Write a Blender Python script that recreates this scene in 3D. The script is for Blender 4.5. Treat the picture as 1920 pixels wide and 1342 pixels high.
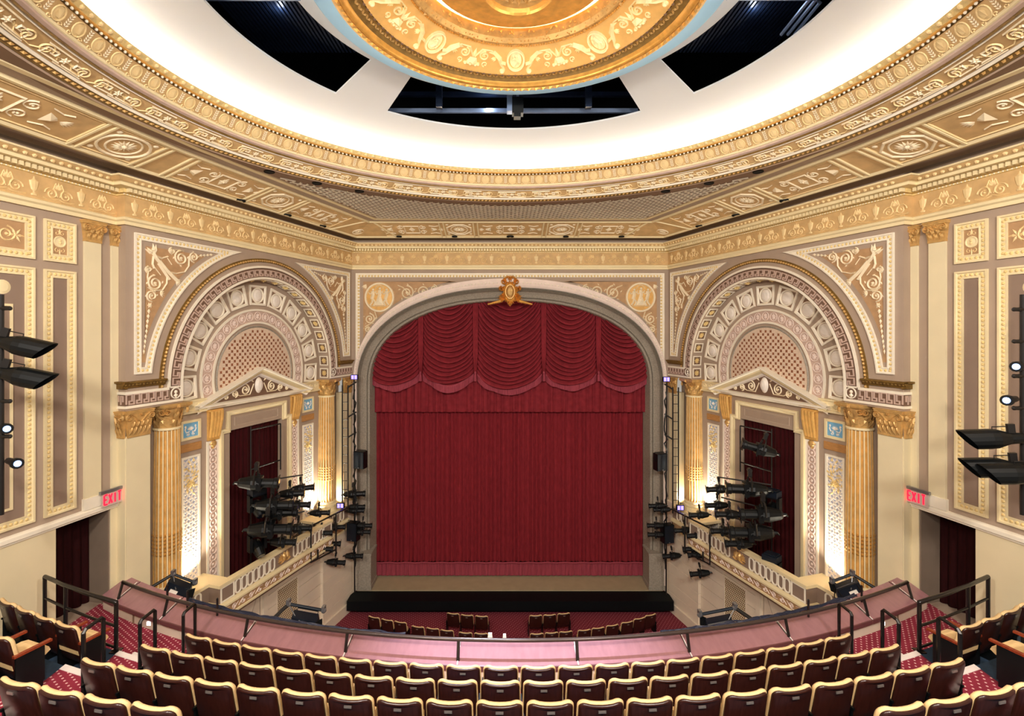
import bpy, math, random
from mathutils import Matrix, Vector
random.seed(7)
PI = math.pi
for o in list(bpy.data.objects): bpy.data.objects.remove(o)
SC = bpy.context.scene
COL = SC.collection

# ------------------------------------------------------------------ camera
# metres; the eye is at height 0, the stage wall stands 19 m ahead of it
F, CX, HOR, CAMX = 930.0, 945.0, 618.0, -0.23
cam = bpy.data.cameras.new('camera')
cam.sensor_width = 36.0
cam.lens = F / 1920 * 36
cam.shift_x = (960 - CX) / 1920
cam.shift_y = -(671 - HOR) / 1920
cam.clip_start = 0.05
camo = bpy.data.objects.new('camera', cam); COL.objects.link(camo)
camo.location = (CAMX, 0, 0); camo.rotation_euler = (PI / 2, 0, 0)
SC.camera = camo

# ------------------------------------------------------------------ light
SC.view_settings.view_transform = 'Standard'
SC.view_settings.look = 'None'
SC.view_settings.gamma = 1.0
SC.view_settings.use_curve_mapping = False
SC.view_settings.exposure = 0.0
world = bpy.data.worlds.new('house_air'); SC.world = world
world.use_nodes = True
wb = world.node_tree.nodes['Background']
wb.inputs[0].default_value = (1.0, 0.91, 0.80, 1); wb.inputs[1].default_value = 0.42

def lamp(name, kind, loc, aim, power, color, size=0.3, spot=None, blend=0.6):
    d = bpy.data.lights.new(name, kind); d.energy = power; d.color = color
    if kind == 'AREA':
        d.shape = 'DISK'; d.size = size
    else:
        d.shadow_soft_size = size
    if kind == 'SPOT':
        d.spot_size = math.radians(spot or 60); d.spot_blend = blend
    o = bpy.data.objects.new(name, d); COL.objects.link(o)
    o.location = loc
    o.rotation_euler = (Vector(aim) - Vector(loc)).to_track_quat('-Z', 'Y').to_euler()
    return o
WARM = (1.0, 0.85, 0.66); NEUT = (1.0, 0.93, 0.84); COOL = (0.86, 0.92, 1.0)
# unseen fill lamps added overhead, around and behind the eye
for sx in (-1, 1):
    lamp('house_fill', 'AREA', (sx * 4.2, -0.6, 3.3), (sx * 2.4, 19, -4.2), 820, NEUT, 0.9)
    lamp('house_fill', 'AREA', (sx * 6.6, 2.2, 3.3), (sx * 5.5, 8.0, -5.0), 110, NEUT, 0.6)
lamp('attic_wash', 'SPOT', (-1.1, 11.45, 5.35), (0, 8.25, -5.5), 12500, (.74, .80, 1.0), .15, 32, 1.0)
lamp('house_fill', 'AREA', (0, -1.2, 3.4), (0, 19, -4.0), 700, NEUT, 0.9)

# ------------------------------------------------------------------ materials
def lin(c):
    return tuple(((x / 255) / 12.92 if x / 255 <= 0.04045 else ((x / 255 + 0.055) / 1.055) ** 2.4) for x in c) + (1,)
MATS = {}
def mat(name, rgb, rough=0.6, metal=0.0, var=0.10, scale=3.0, bump=0.0, bscale=40.0, stretch=None, spec=0.5, emit=None):
    m = bpy.data.materials.new(name); m.use_nodes = True
    nt = m.node_tree; b = nt.nodes['Principled BSDF']
    b.inputs['Roughness'].default_value = rough; b.inputs['Metallic'].default_value = metal
    b.inputs['Specular IOR Level'].default_value = spec
    tc = nt.nodes.new('ShaderNodeTexCoord')
    src = tc.outputs['Object']
    if stretch:
        mp = nt.nodes.new('ShaderNodeMapping'); mp.inputs['Scale'].default_value = stretch
        nt.links.new(src, mp.inputs[0]); src = mp.outputs[0]
    c = lin(rgb)
    if var > 0:
        n = nt.nodes.new('ShaderNodeTexNoise'); n.inputs['Scale'].default_value = scale
        n.inputs['Detail'].default_value = 5; nt.links.new(src, n.inputs['Vector'])
        r = nt.nodes.new('ShaderNodeValToRGB')
        r.color_ramp.elements[0].position = 0.3; r.color_ramp.elements[1].position = 0.7
        r.color_ramp.elements[0].color = tuple(x * (1 - var) for x in c[:3]) + (1,)
        r.color_ramp.elements[1].color = tuple(min(1, x * (1 + var)) for x in c[:3]) + (1,)
        nt.links.new(n.outputs['Fac'], r.inputs[0]); nt.links.new(r.outputs[0], b.inputs['Base Color'])
    else:
        b.inputs['Base Color'].default_value = c
    if bump > 0:
        n2 = nt.nodes.new('ShaderNodeTexNoise'); n2.inputs['Scale'].default_value = bscale
        nt.links.new(src, n2.inputs['Vector'])
        bp = nt.nodes.new('ShaderNodeBump'); bp.inputs['Strength'].default_value = bump; bp.inputs['Distance'].default_value = 0.01
        nt.links.new(n2.outputs['Fac'], bp.inputs['Height']); nt.links.new(bp.outputs[0], b.inputs['Normal'])
    if emit:
        b.inputs['Emission Color'].default_value = lin(emit[0]); b.inputs['Emission Strength'].default_value = emit[1]
    MATS[name] = m
    return m
TAUPE = mat('taupe plaster', (166, 145, 126), 0.75, var=0.05, scale=1.5)
BROWN = mat('brown plaster', (132, 104, 82), 0.75, var=0.06, scale=2)
DBROWN = mat('dark brown ground', (112, 84, 66), 0.75, var=0.06, scale=2)
TAN = mat('mottled tan glaze', (176, 138, 98), 0.7, var=0.14, scale=5)
GTAN = mat('golden tan glaze', (200, 164, 112), 0.65, var=0.14, scale=4)
CREAM = mat('cream paint', (232, 214, 170), 0.6, var=0.04, scale=2)
PCREAM = mat('pale cream paint', (226, 211, 174), 0.6, var=0.05, scale=1)
WHITE = mat('ivory trim paint', (240, 230, 210), 0.55, var=0.04, scale=3)
RELIEF = mat('ivory relief plaster', (236, 220, 188), 0.6, var=0.06, scale=8)
SOFTREL = mat('worn gold stencil', (232, 204, 150), 0.6, var=0.08, scale=8)
EGG = mat('cream and ochre egg band', (224, 196, 134), 0.6, var=0.14, scale=18)
GOLD = mat('aged gilding', (208, 166, 102), 0.42, 0.35, var=0.2, scale=9, bump=0.3, bscale=30)
OLDGOLD = mat('dark olive gilding', (122, 92, 40), 0.5, 0.35, var=0.25, scale=9)
BRGOLD = mat('bright gold leaf', (222, 166, 82), 0.34, 0.55, var=0.18, scale=7, bump=0.2, bscale=25)
GCREAM = mat('gilded cream relief', (255, 236, 186), 0.5, 0.0, var=0.1, scale=8)
FLUTE = mat('ochre glazed flute', (214, 166, 92), 0.5, 0.1, var=0.16, scale=6)
OCHRE = mat('ochre grained band', (176, 126, 72), 0.6, var=0.16, scale=8, stretch=(1, 1, 6))
DISC = mat('pearl white disc', (238, 228, 216), 0.5, var=0.06, scale=2)
ROSE = mat('rose taupe paint', (196, 168, 152), 0.7, var=0.08, scale=6)
ROSEW = mat('rose white relief', (228, 208, 196), 0.6, var=0.05, scale=6)
STAR = mat('russet stencil', (140, 82, 50), 0.7, var=0.2, scale=10)
GRID = mat('pinkish ground', (216, 192, 168), 0.7, var=0.1, scale=30)
BLUE = mat('sky blue plaque', (120, 178, 214), 0.6, var=0.06, scale=8)
LAVEN = mat('lavender blue ground', (182, 186, 204), 0.6, var=0.06, scale=5)
DOME = mat('white dome plaster', (232, 235, 238), 0.7, var=0.01, scale=1)
SKYB = mat('pale blue rim paint', (160, 208, 244), 0.6, var=0.03, scale=2)
FIELD = mat('brown grey panel paint', (138, 116, 100), 0.7, var=0.05, scale=2)
TOPRAIL = mat('dark bronze rail', (70, 58, 54), 0.22, 0.3, var=0.05, scale=4)
MGROUND = mat('gold tan medallion ground', (224, 176, 104), 0.5, 0.15, var=0.1, scale=5)
STONE = mat('pale limestone paint', (224, 208, 186), 0.7, var=0.05, scale=1.2)
GREYST = mat('grey stippled frame', (150, 140, 126), 0.7, var=0.22, scale=22, bump=0.6, bscale=30)
GREYDK = mat('grey stippled band', (112, 104, 92), 0.7, var=0.2, scale=26, bump=0.5, bscale=40)
TANFLOOR = mat('tan stage deck', (164, 148, 118), 0.6, var=0.06, scale=3)
BLACK = mat('flat black paint', (3, 7, 10), 0.6, var=0.1, scale=3, spec=0.2)
NAVYBLK = mat('blue black fabric', (3, 9, 17), 0.8, var=0.15, scale=3, spec=0.2)
LIGHTBLK = mat('black lamp housing', (6, 9, 11), 0.42, var=0.1, scale=6, spec=0.35)
LIGHTBLU = mat('worn blue black housing', (12, 22, 34), 0.4, var=0.15, scale=8, spec=0.4)
STEEL = mat('bare steel', (150, 152, 156), 0.35, 0.8, var=0.1, scale=10)
PIPE = mat('black iron pipe', (26, 22, 20), 0.45, 0.2, var=0.1, scale=8)
RAILM = mat('black gloss rail', (30, 26, 25), 0.25, 0.1, var=0.05, scale=4)
VELVET = mat('maroon velvet', (124, 34, 42), 0.85, var=0.16, scale=6, stretch=(3, 3, 0.6), spec=0.12)
VELVET2 = mat('maroon swag velvet', (127, 38, 46), 0.85, var=0.16, scale=5, spec=0.12)
FRINGE = mat('rose bullion fringe', (146, 62, 74), 0.8, var=0.25, scale=40, stretch=(1, 1, 0.05), spec=0.12)
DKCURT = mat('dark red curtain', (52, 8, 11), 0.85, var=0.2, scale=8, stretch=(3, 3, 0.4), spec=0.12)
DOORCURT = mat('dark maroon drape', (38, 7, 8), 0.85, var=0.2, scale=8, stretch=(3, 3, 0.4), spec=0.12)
WOOD = mat('dark walnut veneer', (48, 20, 15), 0.28, var=0.25, scale=6, stretch=(8, 1, 1))
PLATE = mat('brushed number plate', (150, 138, 130), 0.35, 0.6, var=0.1, scale=30)
CUSH = mat('gold damask upholstery', (226, 192, 138), 0.6, var=0.08, scale=14)
ARMW = mat('polished arm wood', (130, 52, 28), 0.25, var=0.2, scale=8, stretch=(1, 6, 1))
PARA = mat('rosewood laminate', (160, 114, 120), 0.24, var=0.08, scale=3, stretch=(4, 1, 1))
PARAED = mat('rosewood edge', (104, 62, 62), 0.4, var=0.08, scale=3)
CABLE = mat('blue grey cable', (30, 36, 58), 0.5, var=0.2, scale=10)
BLUEFL = mat('blue carpet', (34, 58, 82), 0.9, var=0.15, scale=20)
NOSE = mat('white step nosing', (238, 226, 220), 0.6, var=0.03)
LENS = mat('dark lens glass', (16, 22, 34), 0.08, 0.0, var=0, spec=0.8)
REDSIGN = mat('exit red', (235, 30, 60), 0.5, var=0, emit=((255, 22, 48), 2.2))
EXITGLASS = mat('exit panel', (196, 176, 168), 0.2, var=0.02)
MAROONBOX = mat('red junction box', (120, 26, 34), 0.5, var=0.05)
UVLED = mat('violet LED face', (120, 110, 255), 0.4, var=0, emit=((120, 105, 255), 4))
BLUELED = mat('blue white LED face', (190, 215, 255), 0.4, var=0, emit=((120, 170, 255), 1.6))
STEPLED = mat('step light face', (250, 235, 235), 0.4, var=0, emit=((255, 235, 235), 3))
COVE = mat('cove lamp strip', (255, 250, 240), 0.5, var=0, emit=((255, 252, 248), 36))
COVE2 = mat('medallion lamp strip', (255, 240, 215), 0.5, var=0, emit=((255, 226, 176), 26))
GRILLEG = mat('perforated grey grille', (170, 158, 140), 0.6, var=0.05)
DKVOID = mat('dark void', (20, 18, 16), 0.9, var=0.1)
GREYVOID = mat('grey brown shade', (126, 108, 92), 0.8, var=0.05)
ATTIC = mat('attic dark blue steel', (26, 40, 66), 0.4, 0.3, var=0.2, scale=4)
ATTICL = mat('attic pale steel', (150, 170, 205), 0.35, 0.6, var=0.1, scale=4)

def carpet(name, base, dot, sp, r):
    m = bpy.data.materials.new(name); m.use_nodes = True
    nt = m.node_tree; b = nt.nodes['Principled BSDF']; b.inputs['Roughness'].default_value = 0.95
    tc = nt.nodes.new('ShaderNodeTexCoord'); mp = nt.nodes.new('ShaderNodeMapping')
    mp.inputs['Scale'].default_value = (1 / sp, 1 / sp, 0.0); mp.inputs['Rotation'].default_value = (0, 0, 0.6)
    nt.links.new(tc.outputs['Object'], mp.inputs[0])
    v = nt.nodes.new('ShaderNodeTexVoronoi'); v.inputs['Scale'].default_value = 1; v.inputs['Randomness'].default_value = 0
    nt.links.new(mp.outputs[0], v.inputs['Vector'])
    r_ = nt.nodes.new('ShaderNodeValToRGB'); r_.color_ramp.interpolation = 'CONSTANT'
    r_.color_ramp.elements[0].color = lin(dot); r_.color_ramp.elements[1].position = r; r_.color_ramp.elements[1].color = lin(base)
    nt.links.new(v.outputs['Distance'], r_.inputs[0]); nt.links.new(r_.outputs[0], b.inputs['Base Color'])
    return m
CARPET = carpet('dotted red carpet', (136, 28, 52), (232, 190, 186), 0.085, 0.17)
CARPET2 = carpet('orchestra red carpet', (112, 26, 42), (196, 120, 126), 0.10, 0.14)

# ------------------------------------------------------------------ mesh helpers
class MB:
    def __init__(s): s.v = []; s.f = []; s.m = []
    def add(s, vs, fs, mi=0):
        o = len(s.v); s.v += [tuple(p) for p in vs]
        for f in fs: s.f.append([i + o for i in f]); s.m.append(mi)
        return s
    def box(s, x0, x1, y0, y1, z0, z1, mi=0):
        return s.add([(x0, y0, z0), (x1, y0, z0), (x1, y1, z0), (x0, y1, z0), (x0, y0, z1), (x1, y0, z1), (x1, y1, z1), (x0, y1, z1)],
                     [(0, 3, 2, 1), (4, 5, 6, 7), (0, 1, 5, 4), (1, 2, 6, 5), (2, 3, 7, 6), (3, 0, 4, 7)], mi)
    def prism(s, poly, y0, y1, mi=0):           # polygon in x,z pushed from y0 to y1
        n = len(poly)
        return s.add([(x, y0, z) for x, z in poly] + [(x, y1, z) for x, z in poly],
                     [list(range(n)), list(range(2 * n - 1, n - 1, -1))] + [(i, (i + 1) % n, n + (i + 1) % n, n + i) for i in range(n)], mi)
    def slab(s, poly, z0, z1, mi=0):            # polygon in x,y pushed from z0 to z1
        n = len(poly)
        return s.add([(x, y, z0) for x, y in poly] + [(x, y, z1) for x, y in poly],
                     [list(range(n)), list(range(2 * n - 1, n - 1, -1))] + [(i, (i + 1) % n, n + (i + 1) % n, n + i) for i in range(n)], mi)
    def strip(s, path, prof, closed=False, y=0.0, mi=0, wf=None):
        # moulding swept along a path in x,z; prof = [(sideways offset, height in y)]
        nrm = miters(path, closed); n = len(path); k = len(prof); vs = []
        for i, (p, q) in enumerate(zip(path, nrm)):
            w = wf[i] if wf else 1.0
            for a, h in prof: vs.append((p[0] + q[0] * a * w, y + h * (w if wf else 1), p[1] + q[1] * a * w))
        fs = []
        for i in range(n if closed else n - 1):
            j = (i + 1) % n
            for t in range(k - 1): fs.append((i * k + t, j * k + t, j * k + t + 1, i * k + t + 1))
        return s.add(vs, fs, mi)
    def ribbon(s, pts, w, h=0.02, y=0.0, mi=0, taper=False, closed=False):
        n = len(pts); wf = None
        if taper: wf = [max(0.25, math.sin(PI * (0.12 + 0.86 * i / max(1, n - 1)))) for i in range(n)]
        return s.strip(pts, [(-w / 2, 0), (0, h), (w / 2, 0)], closed, y, mi, wf)
    def leaf(s, x, z, a, l, w, h=0.03, y=0.0, mi=0):     # pointed leaf lying in x,z
        c, q = math.cos(a), math.sin(a)
        P = lambda u, t, d: (x + c * u - q * t, y + d, z + q * u + c * t)
        return s.add([P(0, 0, 0), P(l * .45, w / 2, 0), P(l, 0, 0), P(l * .45, -w / 2, 0), P(l * .45, 0, h)],
                     [(0, 1, 4), (1, 2, 4), (2, 3, 4), (3, 0, 4)], mi)
    def disc(s, x, z, r, h=0.03, n=12, y=0.0, mi=0, rz=None):    # low dome lying in x,z
        rz = rz or r; vs = [(x, y + h, z)]
        for k, hh in ((0.62, 0.75), (1.0, 0.0)):
            vs += [(x + r * k * math.cos(2 * PI * i / n), y + h * hh, z + rz * k * math.sin(2 * PI * i / n)) for i in range(n)]
        fs = [(0, 1 + i, 1 + (i + 1) % n) for i in range(n)] + [(1 + i, 1 + n + i, 1 + n + (i + 1) % n, 1 + (i + 1) % n) for i in range(n)]
        return s.add(vs, fs, mi)
    def ringxz(s, x, z, r, w, h=0.03, n=20, y=0.0, mi=0, rz=None):
        rz = rz or r
        return s.strip([(x + r * math.cos(2 * PI * i / n), z + rz * math.sin(2 * PI * i / n)) for i in range(n)],
                       [(-w / 2, 0), (-w / 4, h), (w / 4, h), (w / 2, 0)], True, y, mi)
    def rosette(s, x, z, r, n=6, h=0.03, y=0.0, mi=0):
        for i in range(n): s.leaf(x, z, 2 * PI * i / n, r, r * 3.4 / n, h, y, mi)
        return s.disc(x, z, r * .3, h * 1.5, 8, y, mi)
    def scroll(s, x, z, r, a0, turns, d, w=0.03, h=0.02, y=0.0, mi=0, eye=True):   # spiral ending in an eye
        n = int(14 * turns) + 3; p = []
        for i in range(n):
            t = i / (n - 1); rr = r * (1 - .72 * t); a = a0 + d * 2 * PI * turns * t
            p.append((x + rr * math.cos(a), z + rr * math.sin(a)))
        s.ribbon(p, w, h, y, mi)
        if eye: s.disc(x, z, r * .2, h * 1.4, 8, y, mi)
        return s
    def lathe(s, prof, n=16, cx=0, cy=0, a0=0, a1=2 * PI, mi=0):
        full = abs(a1 - a0 - 2 * PI) < 1e-6; k = len(prof); m = n if full else n + 1; vs = []
        for i in range(m):
            a = a0 + (a1 - a0) * i / n
            vs += [(cx + r * math.cos(a), cy + r * math.sin(a), z) for r, z in prof]
        fs = []
        for i in range(n):
            j = (i + 1) % m
            for t in range(k - 1): fs.append((i * k + t, j * k + t, j * k + t + 1, i * k + t + 1))
        return s.add(vs, fs, mi)
    def tube(s, pts, r, n=8, mi=0, caps=True):
        pts = [Vector(p) for p in pts]; m = len(pts); vs = []; prev = None
        for i, p in enumerate(pts):
            d = (pts[min(i + 1, m - 1)] - pts[max(i - 1, 0)]).normalized()
            if prev is None:
                u = d.cross(Vector((0, 0, 1)))
                if u.length < 1e-3: u = d.cross(Vector((1, 0, 0)))
            else: u = prev - d * prev.dot(d)
            u.normalize(); prev = u; w = d.cross(u)
            rr = r[i] if isinstance(r, (list, tuple)) else r
            vs += [tuple(p + (u * math.cos(2 * PI * k / n) + w * math.sin(2 * PI * k / n)) * rr) for k in range(n)]
        fs = [(i * n + k, i * n + (k + 1) % n, (i + 1) * n + (k + 1) % n, (i + 1) * n + k) for i in range(m - 1) for k in range(n)]
        if caps: fs += [list(range(n - 1, -1, -1)), list(range((m - 1) * n, m * n))]
        return s.add(vs, fs, mi)
    def ball(s, c, r, n=8, mi=0, sz=1.0):
        pr = [(max(1e-4, r * math.sin(PI * i / 6)), c[2] - r * sz * math.cos(PI * i / 6)) for i in range(7)]
        return s.lathe(pr, n, c[0], c[1], mi=mi)
    def plan(s, path, prof, closed=False, mi=0):    # moulding swept in plan; prof = [(offset to the left of travel, z)]
        nrm = miters(path, closed); n = len(path); k = len(prof); vs = []
        for p, q in zip(path, nrm):
            vs += [(p[0] + q[0] * a, p[1] + q[1] * a, z) for a, z in prof]
        fs = []
        for i in range(n if closed else n - 1):
            j = (i + 1) % n
            for t in range(k - 1): fs.append((i * k + t, j * k + t, j * k + t + 1, i * k + t + 1))
        return s.add(vs, fs, mi)
def miters(path, closed=False):
    n = len(path); out = []
    for i in range(n):
        ns = []
        for a, b in ((i - 1, i), (i, i + 1)):
            if not closed and (a < 0 or b >= n): continue
            p, q = path[a % n], path[b % n]; dx, dz = q[0] - p[0], q[1] - p[1]; l = math.hypot(dx, dz) or 1e-9
            ns.append((-dz / l, dx / l))
        if len(ns) == 1: out.append(ns[0]); continue
        mx, mz = ns[0][0] + ns[1][0], ns[0][1] + ns[1][1]; l = math.hypot(mx, mz)
        if l < 1e-6: out.append(ns[0]); continue
        mx /= l; mz /= l; c = max(0.35, mx * ns[0][0] + mz * ns[0][1])
        out.append((mx / c, mz / c))
    return out
def arc(cx, cz, r, a0, a1, n, rz=None):
    rz = rz or r
    return [(cx + r * math.cos(math.radians(a0 + (a1 - a0) * i / n)), cz + rz * math.sin(math.radians(a0 + (a1 - a0) * i / n))) for i in range(n + 1)]
def mesh(name, mb, mats, smooth=False):
    me = bpy.data.meshes.new(name); me.from_pydata(mb.v, [], mb.f)
    if not isinstance(mats, (list, tuple)): mats = [mats]
    for m in mats: me.materials.append(m)
    if len(mats) > 1: me.polygons.foreach_set('material_index', mb.m)
    if smooth: me.polygons.foreach_set('use_smooth', [True] * len(me.polygons))
    me.update(); return me
def obj(name, mb, mats, parent=None, mx=None, smooth=False):
    me = mb if isinstance(mb, bpy.types.Mesh) else mesh(name, mb, mats, smooth)
    o = bpy.data.objects.new(name, me); COL.objects.link(o)
    if parent: o.parent = parent
    if mx is not None: o.matrix_basis = mx
    return o
def empty(name, mx=None):
    o = bpy.data.objects.new(name, None); COL.objects.link(o); o.empty_display_size = 0.1
    if mx is not None: o.matrix_basis = mx
    return o
def tag(o, label=None, cat=None, group=None, kind=None):
    if label: o['label'] = label
    if cat: o['category'] = cat
    if group: o['group'] = group
    if kind: o['kind'] = kind
    return o
def kids(o): return KID.get(o.name, [])
def copy_tree(o, mx=None, parent=None):
    c = o.copy(); COL.objects.link(c); c.parent = parent
    if mx is not None: c.matrix_basis = mx
    for ch in o.children: copy_tree(ch, None, c)
    return c
MIR = Matrix.Scale(-1, 4, (1, 0, 0))
def mirror(o, label=None, name=None):
    c = copy_tree(o, MIR @ o.matrix_basis)
    if label: c['label'] = label
    if name: c.name = name
    return c
def T(x, y, z): return Matrix.Translation((x, y, z))
def frame(o, ex, ey, ez=(0, 0, 1)):
    return Matrix(((ex[0], ey[0], ez[0], o[0]), (ex[1], ey[1], ez[1], o[1]), (ex[2], ey[2], ez[2], o[2]), (0, 0, 0, 1)))
def ray_at(px, py, Y):          # where a sight line meets the plane Y metres ahead
    return (CAMX + (px - CX) / F * Y, Y, (HOR - py) / F * Y)
ORD = ['first', 'second', 'third', 'fourth', 'fifth', 'sixth', 'seventh', 'eighth', 'ninth', 'tenth', 'eleventh', 'twelfth',
       'thirteenth', 'fourteenth', 'fifteenth', 'sixteenth', 'seventeenth', 'eighteenth', 'nineteenth', 'twentieth']

# ------------------------------------------------------------------ plan of the house
A = (-8.53, 10.88); B = (-6.07, 19.0); LW = math.hypot(B[0] - A[0], B[1] - A[1])
DX, DY = (B[0] - A[0]) / LW, (B[1] - A[1]) / LW
C = (-8.783, 10.957); sl = 0.21; ml = math.hypot(1, sl)
SDX, SDY = -sl / ml, -1 / ml
WF = frame((A[0], A[1], 0), (DX, DY, 0), (DY, -DX, 0))          # left box wall: x along wall to the stage, y into the room
SF = frame((C[0], C[1], 0), (SDX, SDY, 0), (-SDY, SDX, 0))      # left side wall: x along wall towards the eye
PF = frame((0, 19.0, 0), (1, 0, 0), (0, -1, 0))                 # stage wall
SLEN = 12.5
SEND = (C[0] + SDX * SLEN, C[1] + SDY * SLEN)
HALF = [SEND, C, A, B]
PATH = HALF + [(-x, y) for x, y in reversed(HALF)]              # wall line from left rear round to right rear; the room is on the right
UC = LW / 2 + 0.01; ZC = -1.38                                 # centre of the box arch
# ================================================================== SETTING
def struct(o): o['kind'] = 'structure'; return o
def proj(prof): return [(-a, z) for a, z in prof]

# ---- stage wall with the arched opening (superellipse)
def proarch(a, top, n=2.25, spring=-2.08, k=48, low=None):
    b = top - spring; pts = []
    for i in range(k + 1):
        t = PI - PI * i / k; c, q = math.cos(t), math.sin(t)
        pts.append((math.copysign(abs(c) ** (2 / n), c) * a, spring + abs(q) ** (2 / n) * b))
    if low is not None: pts = [(-a, low)] + pts + [(a, low)]
    return pts
STZ = -9.96                       # stage deck
FLZ = -10.55                      # orchestra floor
mb = MB()
inn = proarch(5.98, 1.94, low=STZ - .6)
hw = 6.07
# wall surface between opening and rectangle
out = []
for x, z in inn:
    t = math.atan2(z + 2.08, x)
    if z < -2.08 + 1e-6: out.append((math.copysign(hw, x), z)); continue
    c, q = math.cos(t), math.sin(t); kx = hw / abs(c) if abs(c) > 1e-6 else 1e9; kz = (2.5 + 2.08) / q if q > 1e-6 else 1e9
    k = min(kx, kz); out.append((c * k, -2.08 + q * k))
n = len(inn); V = [(x, 0, z) for x, z in inn] + [(x, 0, z) for x, z in out]
mb.add(V, [(i, i + 1, n + i + 1, n + i) for i in range(n - 1)])
mb.add([(-hw, 0, 2.5), (hw, 0, 2.5), (hw, 0, 4.3), (-hw, 0, 4.3)], [(0, 1, 2, 3)])
for i in range(n - 1):      # corner fill
    (xa, za), (xb, zb_) = out[i], out[i + 1]
    if (abs(za - 2.5) < 1e-6) != (abs(zb_ - 2.5) < 1e-6): mb.add([(xa, 0, za), (xb, 0, zb_), (math.copysign(hw, xa), 0, 2.5)], [(0, 1, 2)])
wst = struct(obj('wall_stage', mb, TAUPE, mx=PF))
# cream splayed band, its bead, the grey stippled splay, the inner jamb
def loft(p, q, y0, y1, mats, name, parent, steps=1, fn=None, smooth=False):
    mb = MB(); n = len(p); V = []
    for s in range(steps + 1):
        t = s / steps; yy = y0 + (y1 - y0) * t + (fn(t) if fn else 0)
        V += [(a[0] + (b[0] - a[0]) * t, yy, a[1] + (b[1] - a[1]) * t) for a, b in zip(p, q)]
    mb.add(V, [(s * n + i, s * n + i + 1, (s + 1) * n + i + 1, (s + 1) * n + i) for s in range(steps) for i in range(n - 1)])
    return obj(name, mb, mats, parent, smooth=smooth)
P0 = proarch(6.0, 1.96, low=STZ); P1 = proarch(5.86, 1.62, low=STZ); P1b = proarch(5.80, 1.53, low=STZ); P2 = proarch(5.45, 1.14, low=STZ); P3 = proarch(5.36, 1.08, low=STZ)
loft(P0, P1, 0.06, -0.02, ROSEW, 'arch_band', wst, 4, lambda t: 0.03 * math.sin(PI * t))
o = loft(P1, P1b, 0.03, -0.06, GREYDK, 'arch_rope', wst, 3, lambda t: 0.03 * math.sin(PI * t))
loft(P1b, P2, -0.06, -0.34, GREYST, 'arch_splay', wst, 6, lambda t: -0.05 * math.sin(PI * t))
loft(P2, P3, -0.30, -0.95, GREYST, 'arch_jamb', wst, 2)
mb = MB(); pl = proarch(5.93, 1.80); 
for i in range(1, 150):
    k = i / 150 * 48; j = int(k); f = k - j
    x = pl[j][0] * (1 - f) + pl[min(48, j + 1)][0] * f; z = pl[j][1] * (1 - f) + pl[min(48, j + 1)][1] * f
    mb.ball((x, 0.065, z), 0.028, 5)
tag(obj('arch_bead', mb, WHITE, wst), kind='stuff')
mb = MB(); mb.strip(proarch(5.80, 1.53, low=STZ + 1.4), [(-.05, 0), (0, .06), (.05, 0)], y=-.03); obj('arch_fillet', mb, GREYDK, wst)
mb = MB(); mb.strip(proarch(5.55, 1.24, low=STZ + 1.4), [(-.02, 0), (0, .03), (.02, 0)], y=-.29); obj('arch_fillet', mb, GREYDK, wst)
for sx in (-1, 1):
    mb = MB(); x0, x1 = sorted((sx * 5.32, sx * 5.93))
    mb.box(x0, x1, -.8, .03, STZ, STZ + 1.32); mb.box(x0 - .02, x1 + .02, -.8, .05, STZ + 1.32, STZ + 1.4); mb.box(x0 - .02, x1 + .02, -.8, .06, STZ, STZ + .18)
    obj('pier_base', mb, GREYST, wst)
# frame of the stage wall panel, roundels and scrolls
def eggs(mb, path, w, step, r, h, y=0.0, mi=0):
    acc = step / 2
    for (a, b) in zip(path, path[1:]):
        l = math.hypot(b[0] - a[0], b[1] - a[1]); t = acc
        while t < l:
            f = t / l; mb.disc(a[0] + (b[0] - a[0]) * f, a[1] + (b[1] - a[1]) * f, r, h, 6, y, mi); t += step
        acc = t - l
    return mb
fr = [(-5.9, -1.15), (-5.9, 2.16), (5.9, 2.16), (5.9, -1.15)]
mb = MB(); mb.strip(fr, [(-.0, 0), (0, .05), (-.05, .05), (-.07, .02), (-.15, .02), (-.15, 0)]); obj('panel_frame', mb, WHITE, wst)
mb = MB(); eggs(mb, [(-5.79, -1.1), (-5.79, 2.05), (5.79, 2.05), (5.79, -1.1)], .1, .12, .042, .035, .02); tag(obj('egg_band', mb, EGG, wst), kind='stuff')
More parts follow.
